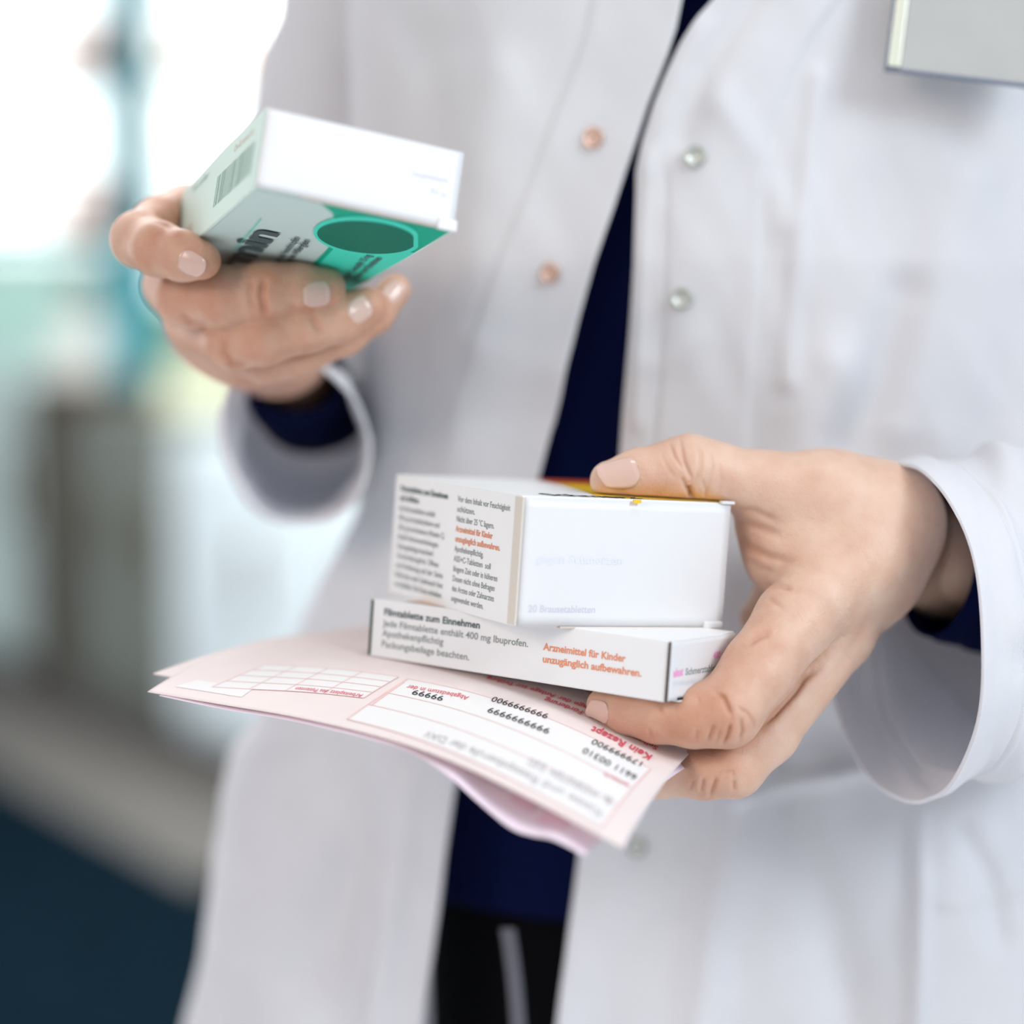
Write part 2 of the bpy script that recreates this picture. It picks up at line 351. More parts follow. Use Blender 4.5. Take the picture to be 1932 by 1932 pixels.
# text ------------------------------------------------------------------
def text_mesh(s, size, bold=0.0, squeeze=1.0, align='LEFT'):
    c = bpy.data.curves.new('t', 'FONT'); c.body = s; c.size = size; c.align_x = align; c.offset = bold; c.resolution_u = 3
    o = bpy.data.objects.new('t', c); me = bpy.data.meshes.new_from_object(o)
    v = np.array([x.co[:] for x in me.vertices]) if len(me.vertices) else np.zeros((0, 3))
    f = [tuple(p.vertices) for p in me.polygons]
    bpy.data.objects.remove(o); bpy.data.curves.remove(c); bpy.data.meshes.remove(me)
    if len(v): v[:, 0] *= squeeze
    return v, f
def text_width(s, size):
    v, f = text_mesh(s, size); return v[:, 0].max() - v[:, 0].min()
class Acc:
    def __init__(s): s.v = []; s.f = []; s.n = 0
    def add(s, v, f):
        s.v.append(np.asarray(v)); s.f += [tuple(i + s.n for i in q) for q in f]; s.n += len(v)
    def obj(s, name, m, parent, matrix=None):
        return link_mesh(name, np.concatenate(s.v), s.f, m, parent, False, matrix)
def snapz(acc):
    for q in acc.v: q[:, 2] = FLAPZ(q[:, 0], q[:, 1])
def lines_on(acc, lines, origin, xd, yd, size, lead, bold=0.0, fit=None, squeeze=1.0):
    """lines of text laid on a flat face: origin = top-left baseline, xd reading, yd up"""
    origin = np.array(origin, float); xd = np.array(xd, float); yd = np.array(yd, float)
    for i, s in enumerate(lines):
        w = None
        if isinstance(s, tuple): s, w = s
        if not s: continue
        v, f = text_mesh(s, size, bold)
        if w: v[:, 0] *= w / max(v[:, 0].max(), 1e-6)
        else: v[:, 0] *= squeeze
        q = origin + v[:, :1] * xd + (v[:, 1:2] - i * lead) * yd
        acc.add(q, f)
# ------------------------------------------------------------------ cartons
def carton(key, name, label, mats):
    o, R, (a, h, b) = BX[key]; mw = box_mat(key)
    root = empty(name, (0, 0, 0)); root.matrix_world = mw; tag(root, label, 'box')
    th = 0.0004; y0, y1 = min(0, h), max(0, h)
    bm = bmesh.new(); add_box(bm, (0, y0, 0.0006), (a, y1, b), 0.0006, 2)
    bm_obj('body', bm, mats['body'], root, mw, False)
    # end flap: slightly bulged panel
    global FLAPZ
    FLAPZ = lambda X, Y: -0.0002 - mats.get('bulge', 0.0008) * (4 * np.clip((X - .0005) / (a - .001), 0, 1) * (1 - np.clip((X - .0005) / (a - .001), 0, 1))) ** 0.7 * (0.4 + 0.6 * np.sin(np.pi * np.clip((Y - y0 - .0005) / (y1 - y0 - .001), 0, 1))) - 0.00032
    bm = bmesh.new(); nx, ny = 24, 12; vs = []
    for j in range(ny + 1):
        for i in range(nx + 1):
            u, v = i / nx, j / ny
            z = -0.0002 - mats.get('bulge', 0.0008) * (4 * u * (1 - u)) ** 0.7 * (0.4 + 0.6 * math.sin(math.pi * v))
            vs.append(bm.verts.new((0.0005 + u * (a - 0.001), y0 + 0.0005 + v * (y1 - y0 - 0.001), z)))
    for j in range(ny):
        for i in range(nx):
            k = j * (nx + 1) + i; bm.faces.new((vs[k], vs[k + 1], vs[k + nx + 2], vs[k + nx + 1]))
    f = bm_obj('end_flap', bm, mats['flap'], root, mw, True)
    md = f.modifiers.new('thick', 'SOLIDIFY'); md.thickness = 0.0005; md.offset = 0
    return root, mw, (a, h, b)

# big effervescent-tablet carton
root1, mw1, (a, h, b) = carton('big', 'medicine_carton', 'tall white effervescent tablet carton with two columns of print, on top of the flat carton', dict(body=M['card'], flap=M['card_gloss'], bulge=0.0012))
acc = Acc(); x0 = -0.00012
colx = b - 0.006
L1 = [('und Auflösen.', .0235)]
hd = [('Brausetablette zum Einnehmen', .0400), ('nach Auflösen.', .0165)]
c1 = [('Eine Brausetablette enthält', .0305), ('400 mg Acetylsalicylsäure und', .0345), ('240 mg Ascorbinsäure (Vitamin C).', .0395), ('Enthält Natriumverbindungen.', .0350), ('Packungsbeilage beachten!', .0310), ('Verschreibungsfrei. Öffnen', .0360), ('und Anleitung auf der Seite', .0400), ('Röhrchen nach Gebrauch fest', .0405), ('verschließen. Die Dosis einhalten.', .0405)]
lead = 0.00365; ts = 0.0031
acc = Acc(); lines_on(acc, hd, (x0, 0.0060, b - 0.0050), (0, 0, -1), (0, -1, 0), ts * 1.05, lead, 0.00008); acc.obj('heading_print', M['ink_dark'], root1, mw1)
acc = Acc(); lines_on(acc, c1, (x0, 0.0060 + 2 * lead + .0003, b - 0.0050), (0, 0, -1), (0, -1, 0), ts, lead, 0.00003); 
c2a = [('Vor dem Inhalt vor Feuchtigkeit', .0400), ('schützen.', .0140), ('Nicht über 25 °C lagern.', .0290)]
c2b = [('Apothekenpflichtig.', .0225), ('ASS+C-ratiopharm  soll', .0285), ('längere Zeit oder in höheren', .0340), ('Dosen nicht ohne Befragen', .0325), ('des Arztes oder Zahnarztes', .0325), ('angewendet werden.', .0250)]
c2a[2] = ('Nicht über 25 °C lagern.', .0290); c2b[1] = ('ASS+C-Tabletten  soll', .0285)
zc = b * 0.478
lines_on(acc, c2a, (x0, 0.0062, zc), (0, 0, -1), (0, -1, 0), ts, lead, 0.00003)
lines_on(acc, c2b, (x0, 0.0062 + 5 * lead, zc), (0, 0, -1), (0, -1, 0), ts, lead, 0.00003); acc.obj('small_print', M['ink_grey'], root1, mw1)
acc = Acc(); lines_on(acc, [('Arzneimittel für Kinder', .0285), ('unzugänglich aufbewahren.', .0345)], (x0, 0.0062 + 3 * lead, zc), (0, 0, -1), (0, -1, 0), ts, lead, 0.00008); acc.obj('warning_print', M['ink_red'], root1, mw1)
zf = -0.0024
def on_px(k, px, py, z): return on_face(k, px, py, 2, z)
acc = Acc(); p = on_px('big', 1015, 1062, zf); w = on_px('big', 1177, 1062, zf)[0] - p[0]
lines_on(acc, [('gegen Schmerzen', w)], p, (1, 0, 0), (0, -1, 0), 0.0042, 0.004, 0.0001); snapz(acc); acc.obj('claim_print', M['ink_paler'], root1, mw1)
acc = Acc(); p = on_px('big', 1000, 1156, zf); w = on_px('big', 1126, 1156, zf)[0] - p[0]
lines_on(acc, [('20 Brausetabletten', w)], p, (1, 0, 0), (0, -1, 0), 0.0036, 0.004, 0.00004); snapz(acc); acc.obj('count_print', M['ink_pale'], root1, mw1)
# printed top: yellow and red band, dark lettering
def patch(name, pts, m, parent, mw):
    return link_mesh(name, pts, [tuple(range(len(pts)))], m, parent, False, mw)
yt = -0.00012
patch('yellow_band', [(0.034, yt, 0.006), (a - .004, yt, 0.0005), (a - .0005, yt, 0.004), (a - .0005, yt, b - 0.006), (0.060, yt, b - 0.006), (0.056, yt, 0.070), (0.044, yt, 0.030)], M['yellow'], root1, mw1)
patch('red_band', [(0.0585, yt * 2, b - 0.022), (a - .0005, yt * 2, b - 0.022), (a - .0005, yt * 2, b - 0.0005), (0.060, yt * 2, b - 0.0005)], M['red_print'], root1, mw1)
acc = Acc(); lines_on(acc, [('Schmerz', .040)], (0.012, yt * 2, 0.004), (1, 0, 0), (0, 0, 1), 0.012, 0.01, 0.0004); acc.obj('title_print', M['ink_black'], root1, mw1)
bm = bmesh.new(); t0 = on_px('big', 1188, 944, 0)[0]; add_box(bm, (t0, -0.0001, -0.0028), (t0 + 0.0032, 0.0011, -0.0021)); bm_obj('yellow_mark', bm, M['yellow'], root1, mw1)
# slot and tuck tab at the lower edge
bm = bmesh.new(); add_box(bm, (0.018, h - 0.0013, -0.0006), (a - 0.0095, h - 0.0004, 0.0010)); bm_obj('flap_slot', bm, M['gap'], root1, mw1)
bm = bmesh.new(); add_box(bm, (0.018, h - 0.0004, -0.0010), (a - 0.0095, h + 0.0003, 0.0015)); bm_obj('tuck_edge', bm, M['card_raw'], root1, mw1)
bm = bmesh.new(); add_box(bm, (a - 0.0092, h - 0.0026, -0.0022), (a - 0.0012, h + 0.0001, 0.0006), 0.0007, 3); bm_obj('corner_tab', bm, M['card_gloss'], root1, mw1)
bm = bmesh.new(); add_box(bm, (a - 0.005, -0.0007, -0.0014), (a + 0.0006, 0.0004, 0.0008), 0.0003, 2); bm_obj('corner_tab', bm, M['card_gloss'], root1, mw1)
bm = bmesh.new(); add_box(bm, (-0.0005, 0.0006, -0.0010), (0.0002, h - 0.0006, 0.0045)); bm_obj('glue_seam', bm, mat('cream_card_edge', (0.70, 0.64, 0.56), 0.6), root1, mw1)

# flat ibuprofen carton
root2, mw2, (a, h, b) = carton('flat', 'medicine_carton', 'flat white film tablet carton under the tall one, orange warning print on its long side', dict(body=M['card'], flap=M['card_gloss'], bulge=0.0006))
def side_pt(px, py): return on_face('flat', px, py, 0, -0.00012)
def side_line(acc, s, p0, p1, size, bold):
    q0 = side_pt(*p0); q1 = side_pt(*p1); L = abs(q1[2] - q0[2]); v, f = text_mesh(s, size, bold); v[:, 0] *= L / v[:, 0].max()
    u = v[:, :1] / L
    acc.add(np.array([-0.00012, 0, 0]) + np.hstack([np.zeros_like(u), q0[1] + u * (q1[1] - q0[1]) - v[:, 1:2], q0[2] + u * (q1[2] - q0[2])]), f)
acc = Acc(); side_line(acc, 'Filmtablette zum Einnehmen', (724, 1160), (905, 1186), 0.0036, 0.00009); acc.obj('heading_print', M['ink_dark'], root2, mw2)
acc = Acc(); side_line(acc, 'Jede Filmtablette enthält 400 mg Ibuprofen.', (723, 1181), (996, 1221), 0.0036, 0.00004)
side_line(acc, 'Apothekenpflichtig', (721, 1200), (836, 1217), 0.0036, 0.00004)
side_line(acc, 'Packungsbeilage beachten.', (719, 1220), (885, 1246), 0.0036, 0.00004); acc.obj('small_print', M['ink_grey'], root2, mw2)
acc = Acc(); side_line(acc, 'Arzneimittel für Kinder', (1025, 1226), (1180, 1249), 0.0036, 0.00010)
side_line(acc, 'unzugänglich aufbewahren.', (1023, 1249), (1210, 1277), 0.0036, 0.00010); acc.obj('warning_print', M['ink_red'], root2, mw2)
zf = -0.0012
def end_line(acc, s, p0, p1, size, bold):
    q0 = on_px('flat', *p0, zf); q1 = on_px('flat', *p1, zf); L = q1[0] - q0[0]; v, f = text_mesh(s, size, bold); v[:, 0] *= L / v[:, 0].max(); u = v[:, :1] / L
    acc.add(np.hstack([q0[0] + u * L, q0[1] + u * (q1[1] - q0[1]) - v[:, 1:2], np.full_like(u, zf)]), f)
acc = Acc(); end_line(acc, 'akut', (1273, 1278), (1290, 1274), 0.0040, 0.0002); snapz(acc); acc.obj('pink_print', M['ink_pink'], root2, mw2)
acc = Acc(); end_line(acc, '400 mg', (1346, 1243), (1374, 1238), 0.0034, 0.0001); snapz(acc); acc.obj('strength_print', M['ink_pink'], root2, mw2)
acc = Acc(); end_line(acc, 'Schmerztabletten', (1294, 1274), (1364, 1263), 0.0034, 0.0001); snapz(acc); acc.obj('name_print', M['ink_mid'], root2, mw2)
acc = Acc(); end_line(acc, '20 Filmtabletten', (1272, 1296), (1322, 1287), 0.0028, 0.00003); snapz(acc); acc.obj('count_print', M['ink_paler'], root2, mw2)
bm = bmesh.new(); add_box(bm, (0.007, h - 0.0012, -0.0011), (a - 0.004, h - 0.0003, 0.0010)); bm_obj('flap_slot', bm, M['gap'], root2, mw2)
bm = bmesh.new(); add_box(bm, (0.007, h - 0.0004, -0.0011), (a - 0.004, h + 0.0002, 0.0012)); bm_obj('tuck_edge', bm, M['card'], root2, mw2)
bm = bmesh.new(); add_box(bm, (-0.0004, 0.0004, -0.0006), (0.0001, h - 0.0003, 0.0003)); bm_obj('open_seam', bm, mat('seam_shadow_brown', (0.10, 0.07, 0.06), 0.8), root2, mw2)
bm = bmesh.new(); add_box(bm, (0.0003, 0.0004, b - 0.0006), (-0.0004, h - 0.0004, b + 0.0004)); bm_obj('end_seam', bm, mat('dark_green_edge', (0.04, 0.07, 0.05), 0.8), root2, mw2)
patch('top_print', [(0.004, -0.00012, b - .030), (0.020, -0.00012, b - .030), (0.020, -0.00012, b - .012), (0.004, -0.00012, b - .012)], M['orange_ink'], root2, mw2)

# green and white carton in the other hand
root3, mw3, (a, h, b) = carton('green', 'medicine_carton', 'emerald and pale mint medicine carton tilted in the raised hand at the left', dict(body=M['mint'], flap=M['card_gloss'], bulge=0.0008))
yb = 0.00012
def gf(px, py, lift=1): q = on_face('green', px, py, 1, yb * lift); return q
link_mesh('front_panel', [(0.0012, yb, 0.0012), (a - 0.0012, yb, 0.0012), (a - 0.0012, yb, b - 0.001), (0.0012, yb, b - 0.001)], [(0, 1, 2, 3)], M['sage'], root3, False, mw3)
# emerald field with scalloped edge
def poly_px(name, pts, m, lift):
    q = [gf(x, y, lift) for x, y in pts]
    q = [(min(max(x, 0.0013), a - 0.0013), y, min(max(z, 0.0013), b - 0.001)) for x, y, z in q]
    return link_mesh(name, q, [tuple(range(len(q)))], m, root3, False, mw3)
poly_px('emerald_field', [(612, 380), (860, 436), (660, 568), (560, 545), (587, 500), (612, 476), (635, 450), (634, 425), (627, 402)], M['green'], 2)
poly_px('emerald_glow', [(640, 458), (690, 470), (790, 478), (846, 442), (650, 567), (575, 545), (600, 500)], M['green_light'], 3)
def ell(name, cx, cy, rx, ry, rot, m, lift, cut=None):
    pts = []
    for k in range(40):
        t = 2 * math.pi * k / 40; x = rx * math.cos(t); y = ry * math.sin(t)
        X = cx + x * math.cos(rot) - y * math.sin(rot); Y = cy + x * math.sin(rot) + y * math.cos(rot)
        if cut: X = min(X, cut + 0.0 * Y)
        pts.append((X, Y))
    return poly_px(name, pts, m, lift)
ell('capsule_halo', 694, 446, 103, 37, 0.09, M['green_light'], 4, 789)
ell('capsule_picture', 692, 448, 94, 30, 0.09, M['green_dark'], 5, 780)
def face_text(acc, s, p0, p1, size, bold, lift=6):
    q0 = gf(*p0); q1 = gf(*p1); L = abs(q1[2] - q0[2]); v, f = text_mesh(s, size, bold); v[:, 0] *= L / v[:, 0].max(); u = v[:, :1] / L
    sh = (q1[0] - q0[0])
    acc.add(np.hstack([q0[0] + u * sh - v[:, 1:2], np.full_like(u, yb * lift), q0[2] + u * (q1[2] - q0[2])]), f)
acc = Acc(); face_text(acc, 'ermin', (438, 528), (527, 438), 0.0165, 0.0005); acc.obj('name_print', M['ink_dark'], root3, mw3)
acc = Acc(); face_text(acc, 'Antiallergikum bei Heuschnupfen', (510, 515), (567, 447), 0.0040, 0.0001)
face_text(acc, 'und anderen Allergien', (530, 512), (586, 452), 0.0040, 0.0001)
face_text(acc, 'Wirkstoff: Loratadin 10 mg', (650, 530), (702, 480), 0.0040, 0.0001)
face_text(acc, 'Tabletten zum Einnehmen', (670, 528), (722, 485), 0.0040, 0.0001)
acc.obj('small_print', M['ink_dark'], root3, mw3)
acc = Acc(); face_text(acc, '____________', (440, 470), (492, 410), 0.003, 0.0001); acc.obj('green_rule', M['green_light'], root3, mw3)
# mint side: barcode and faint lettering
def sg(px, py): return on_face('green', px, py, 0, -0.00012)
acc = Acc()
q0 = sg(402, 388); q1 = sg(474, 318); n = 26
random.seed(4)
for i in range(n):
    z0 = q0[2] + (q1[2] - q0[2]) * i / n; z1 = z0 + (q1[2] - q0[2]) / n * random.choice((0.35, 0.55, 0.8))
    ya, yb_ = -0.0070, -0.0185
    acc.add([(-0.00012, ya, z0), (-0.00012, ya, z1), (-0.00012, yb_, z1), (-0.00012, yb_, z0)], [(0, 1, 2, 3)])
acc.obj('barcode', M['green_ink'], root3, mw3)
acc = Acc()
for s, za, zb, y, sz in (('PZN 0412', b - 0.012, b - 0.034, -0.006, 0.004), ('Ch.-B. verw. bis', 0.045, 0.015, -0.022, 0.0035)):
    v, f = text_mesh(s, sz); v[:, 0] *= (za - zb) / v[:, 0].max(); acc.add(np.hstack([np.full((len(v), 1), -0.00012), y - v[:, 1:2], za - v[:, :1]]), f)
acc.obj('faint_print', M['orange_ink'], root3, mw3)
acc = Acc(); v, f = text_mesh('Hersteller', 0.0035); v[:, 0] *= 0.03 / v[:, 0].max(); acc.add(np.hstack([np.full((len(v), 1), -0.00012), -0.0225 - v[:, 1:2], b - 0.022 - v[:, :1]]), f); acc.obj('side_print', M['green_ink'], root3, mw3)
acc = Acc()
for s, p0, p1, sz in (('Apothekenpflichtig', (850, 337), (780, 322), 0.0030), ('10 mg', (848, 362), (815, 355), 0.0030)):
    z = -0.0022; q0 = on_face('green', *p0, 2, z); q1 = on_face('green', *p1, 2, z); v, f = text_mesh(s, sz, 0.00003); L = q0[0] - q1[0]; v[:, 0] *= L / v[:, 0].max()
    u = v[:, :1] / L; acc.add(np.hstack([q0[0] - u * L, q0[1] + u * (q1[1] - q0[1]) + v[:, 1:2], np.full_like(u, z)]), f)
snapz(acc); acc.obj('end_print', M['ink_pale'], root3, mw3)
acc = Acc()
for k_, (p0, p1) in enumerate((((580, 285), (700, 305)), ((592, 312), (705, 335)))):
    z = -0.0023; q0 = on_face('green', *p0, 2, z); q1 = on_face('green', *p1, 2, z); v, f = text_mesh(('4120317', '05.2021')[k_], 0.0036, 0.00002); L = q1[0] - q0[0]; v[:, 0] *= L / v[:, 0].max()
    u = v[:, :1] / L; acc.add(np.hstack([q0[0] + u * L, q0[1] + u * (q1[1] - q0[1]) - v[:, 1:2], np.full_like(u, z)]), f)
snapz(acc); acc.obj('embossed_code', mat('embossed_white', (0.80, 0.80, 0.82), 0.4), root3, mw3)
bm = bmesh.new(); add_box(bm, (0.016, -0.0001, -0.0004), (a - 0.007, -0.0009, 0.0012)); bm_obj('flap_slot', bm, M['card_raw'], root3, mw3)
bm = bmesh.new(); add_box(bm, (a - 0.0065, 0.0006, -0.0016), (a + 0.0004, -0.0035, 0.0004), 0.0006, 2); bm_obj('corner_tab', bm, M['card_gloss'], root3, mw3)
# ------------------------------------------------------------------ prescription sheets
def cr(pts, t):                                   # Catmull-Rom through pts, linear extrapolation
    pts = np.asarray(pts, float); n = len(pts) - 1
    ext = np.vstack([2 * pts[0] - pts[1], pts, 2 * pts[-1] - pts[-2]])
    t = np.asarray(t, float); tt = np.clip(t, 0, 1) * n; i = np.minimum(tt.astype(int), n - 1); f = (tt - i)[..., None]
    p0, p1, p2, p3 = ext[i], ext[i + 1], ext[i + 2], ext[i + 3]
    r = 0.5 * ((2 * p1) + (-p0 + p2) * f + (2 * p0 - 5 * p1 + 4 * p2 - p3) * f ** 2 + (-p0 + 3 * p1 - 3 * p2 + p3) * f ** 3)
    lo = np.minimum(t, 0)[..., None] * n * (pts[1] - pts[0]); hi = np.maximum(t - 1, 0)[..., None] * n * (pts[-1] - pts[-2])
    return r + lo + hi
near1 = [V3(*p) for p in [(1175, 1600, .700), (1000, 1507, .715), (850, 1436, .735), (720, 1391, .752), (560, 1353, .770), (420, 1329, .785), (278, 1305, .800)]]
far1 = [V3(*p) for p in [(1352, 1382, .840), (1190, 1282, .858), (1030, 1222, .874), (890, 1192, .888), (770, 1181, .90), (665, 1183, .91), (573, 1199, .920)]]
def S1(u, v, lift=0.0):                           # u: 0 right .. 1 left, v: 0 near .. 1 far
    u = np.asarray(u, float); v = np.asarray(v, float)
    a_ = cr(near1, u); b_ = cr(far1, u); p = a_ * (1 - v)[..., None] + b_ * v[..., None]
    p[..., 1] -= 0.005 * 4 * v * (1 - v) + lift
    return p
def inv1(px, py):
    x = np.array([0.5, 0.5])
    for _ in range(30):
        f0 = proj(S1(x[:1], x[1:]))[0] - (px, py); J = np.zeros((2, 2))
        for k in range(2):
            y = x.copy(); y[k] += 1e-4; J[:, k] = (proj(S1(y[:1], y[1:]))[0] - (px, py) - f0) / 1e-4
        x = x - np.clip(np.linalg.solve(J, f0), -0.3, 0.3)
    return x
def grid_obj(name, fn, nu, nv, m, parent=None, thick=0.0002):
    u, v = np.meshgrid(np.linspace(0, 1, nu), np.linspace(0, 1, nv), indexing='ij')
    p = to_world(fn(u.ravel(), v.ravel()))
    i, j = np.meshgrid(np.arange(nu - 1), np.arange(nv - 1), indexing='ij'); k = (i * nv + j).ravel()
    o = link_mesh(name, p, np.stack([k, k + 1, k + nv + 1, k + nv], 1), m, parent, True)
    if thick: md = o.modifiers.new('thick', 'SOLIDIFY'); md.thickness = thick; md.offset = -1
    return o
sheet = grid_obj('prescription_form', lambda u, v: S1(u, v), 90, 50, M['paper'])
tag(sheet, 'pale pink prescription form on top, black number rows upside down, under the cartons', 'paper sheet', 'loose prescription sheets in the lower hand')
def strip(acc, pts, w, lift, n=16):               # thin printed line following uv polyline
    pts = np.array(pts)
    for A, B in zip(pts[:-1], pts[1:]):
        t = np.linspace(0, 1, n)[:, None]; c = A + (B - A) * t
        d = (B - A) / np.linalg.norm((B - A) * (0.2, 0.14)) * (0.2, 0.14); nn = np.array([-d[1] / 0.2, d[0] / 0.14]) * w / 2
        L = S1(c[:, 0] + nn[0], c[:, 1] + nn[1], lift); R_ = S1(c[:, 0] - nn[0], c[:, 1] - nn[1], lift)
        v = to_world(np.vstack([L, R_])); acc.add(v, [(i, i + 1, n + i + 1, n + i) for i in range(n - 1)])
def field(acc, q, lift, nu=14, nv=8):             # quad patch in uv
    q = np.array(q); s, t = np.meshgrid(np.linspace(0, 1, nu), np.linspace(0, 1, nv), indexing='ij'); s = s.ravel()[:, None]; t = t.ravel()[:, None]
    c = (q[0] * (1 - s) + q[1] * s) * (1 - t) + (q[3] * (1 - s) + q[2] * s) * t
    v = to_world(S1(c[:, 0], c[:, 1], lift)); acc.add(v, [(i * nv + j, i * nv + j + 1, (i + 1) * nv + j + 1, (i + 1) * nv + j) for i in range(nu - 1) for j in range(nv - 1)])
UV = lambda *p: inv1(*p)
acc = Acc()
# big address field: corners from the photograph
f1 = [UV(1135, 1562), UV(655, 1358), UV(770, 1282), UV(1228, 1452)]
field(acc, f1, 0.00015, 70, 36)
q = [UV(400, 1297), UV(686, 1318), UV(752, 1278), UV(500, 1255)]
field(acc, [q[0] + (0.0, 0), q[1], q[2], q[3]], 0.00015, 50, 24)
f3 = [UV(330, 1296), UV(455, 1316), UV(478, 1300), UV(372, 1284)]; field(acc, f3, 0.00016, 30, 14)
acc.obj('form_field', M['paper_white'], sheet)
acc = Acc()
for s in (0.0, 0.33, 0.62, 1.0):
    A = f1[0] + (f1[3] - f1[0]) * s; B = f1[1] + (f1[2] - f1[1]) * s; strip(acc, [A, B], 0.00045, 0.00028)
strip(acc, [f1[0], f1[3]], 0.0005, 0.00028); strip(acc, [f1[1], f1[2]], 0.0006, 0.00028)
strip(acc, [UV(700, 1332), UV(762, 1288)], 0.0008, 0.00028)
for s in (0.0, 0.25, 0.5, 0.75, 1.0):
    A = q[0] + (q[3] - q[0]) * s; B = q[1] + (q[2] - q[1]) * s; strip(acc, [A, B], 0.0004, 0.00028)
for s in (0, 0.25, 0.5, 0.75, 1): strip(acc, [q[0] + (q[1] - q[0]) * s, q[3] + (q[2] - q[3]) * s], 0.0004, 0.00028)
acc.obj('form_line', M['line_pink'], sheet)
def sheet_text(acc, s, p0, p1, size, bold=0.0, lift=0.00042):
    """reads from p0 (image right) to p1 (image left); letter tops point to the near edge... text is upside down"""
    A, B = UV(*p0), UV(*p1); v, f = text_mesh(s, size, bold); L = v[:, 0].max(); t = v[:, :1] / L
    # keep text width: the px span rules
    c = A + (B - A) * t; hgt = v[:, 1:2] / 0.148
    # letter tops point away from the reader, i.e. towards the camera (v decreasing)
    q_ = S1(c[:, 0], c[:, 1] - hgt[:, 0], lift); acc.add(to_world(q_), f)
acc = Acc()
sheet_text(acc, '179999900', (1218, 1442), (1121, 1396), 0.0074)
sheet_text(acc, '6611 00310', (1204, 1466), (1104, 1412), 0.0074)
sheet_text(acc, '9999999900', (1038, 1350), (932, 1316), 0.0074)
sheet_text(acc, '9999999999', (1041, 1378), (925, 1336), 0.0074)
sheet_text(acc, '99999', (840, 1316), (782, 1303), 0.0072)
acc.obj('number_print', M['ink_black'], sheet)
acc = Acc()
sheet_text(acc, 'Kasse und Rezeptberufe der DAV', (1140, 1533), (805, 1380), 0.0078)
acc.obj('faint_print', mat('faint_grey_print', (0.52, 0.49, 0.50), 0.7), sheet); acc = Acc()
sheet_text(acc, 'Ba  WIDENSTEIN  ELEG', (1158, 1510), (1002, 1432), 0.0078)
acc.obj('faint_print', mat('faint_grey_print', (0.52, 0.49, 0.50), 0.7), sheet)
acc = Acc()
sheet_text(acc, 'Kein Rezept', (1233, 1428), (1120, 1372), 0.0088, 0.00015); acc.obj('title_print', M['form_red'], sheet)
acc = Acc()
sheet_text(acc, 'Selbsterklärung zur Förderung', (1243, 1412), (1030, 1318), 0.0062, 0.0001)
acc.obj('small_red_print', M['form_red'], sheet)
acc = Acc()
sheet_text(acc, 'Nur gültig bei Vorlage der Anlage zur Prüfung', (1250, 1402), (920, 1278), 0.0060, 0.0001)
acc.obj('small_red_print', M['form_red'], sheet); acc = Acc()
sheet_text(acc, 'Abgabedatum in der', (886, 1316), (770, 1294), 0.0060)
acc.obj('field_caption', M['form_red'], sheet); acc = Acc()
sheet_text(acc, 'Arbeitsplatz des Patienten', (686, 1312), (560, 1298), 0.0050)
acc.obj('field_caption', M['form_red'], sheet); acc = Acc()
sheet_text(acc, 'Apotheken-Nr.', (1188, 1482), (1140, 1458), 0.0045)
acc.obj('field_caption', M['form_red'], sheet)
acc = Acc(); field(acc, [(0.12, 0.70), (0.62, 0.70), (0.62, 0.97), (0.12, 0.97)], 0.00015, 60, 24)
acc.obj('header_band', mat('form_band_rose', (0.80, 0.36, 0.36), 0.75), sheet)

# lilac sheet below
near2 = [V3(*p) for p in [(1105, 1611, .706), (1045, 1581, .708), (1003, 1573, .712), (962, 1558, .716), (905, 1512, .724), (850, 1464, .731), (790, 1424, .744), (720, 1397, .752), (560, 1358, .770), (420, 1334, .785), (300, 1309, .797)]]
far2 = [V3(*p) for p in [(1357, 1412, .825), (1300, 1370, .83), (1240, 1335, .835), (1170, 1300, .84), (1100, 1275, .85), (1030, 1255, .86), (950, 1240, .87), (880, 1232, .875), (800, 1226, .88), (700, 1224, .89), (600, 1226, .90)]]
def S2(u, v):
    a_ = cr(near2, u); b_ = cr(far2, u); p = a_ * (1 - v)[..., None] + b_ * v[..., None]
    p[..., 1] += 0.0006 - 0.004 * 4 * v * (1 - v); return p
sheet2 = grid_obj('prescription_form', S2, 90, 40, M['paper_lilac'])
tag(sheet2, 'lilac pink form beneath the printed one, wavy corner poking out below it', 'paper sheet', 'loose prescription sheets in the lower hand')
def S2p(c, lift): p = S2(c[:, 0], c[:, 1]); p[:, 1] -= lift; return to_world(p)
t_ = np.array([(0.0, 0.93), (0.0, 0.74), (0.055, 0.93)]); t_ = np.array([(0.006, 0.97), (0.006, 0.80), (0.07, 0.97)])
link_mesh('magenta_mark', S2p(t_, 0.0004), [(0, 1, 2)], M['magenta'], sheet2, False)
for (u0, u1, v0, v1) in ((0.10, 0.22, 0.06, 0.13), (0.26, 0.34, 0.09, 0.15)):
    c = np.array([(u0, v0), (u1, v0), (u1, v1), (u0, v1)]); link_mesh('stamp_mark', S2p(c, 0.0004), [(0, 1, 2, 3)], mat('pink_stamp', (0.86, 0.60, 0.72), 0.7), sheet2, False)
# third sheet, corner showing at the far left
def S3(u, v):
    U = 1.10 - 0.55 * u + 0.03 * v; Vv = 0.50 + 0.42 * v - 0.10 * u
    p = S1(U, Vv, 0.0); p[..., 1] += 0.0010; return p
c0 = inv1(288, 1268)
def S3(u, v, A=np.array(c0)):
    c = A[None] + u[..., None] * np.array([-0.55, -0.10]) + v[..., None] * np.array([-0.05, 0.52])
    p = S1(c[..., 0], c[..., 1], 0.0); p[..., 1] += 0.0008; return p
sheet3 = grid_obj('prescription_form', S3, 50, 30, M['paper'])
tag(sheet3, 'pink form whose pointed corner shows behind the left end of the stack', 'paper sheet', 'loose prescription sheets in the lower hand')
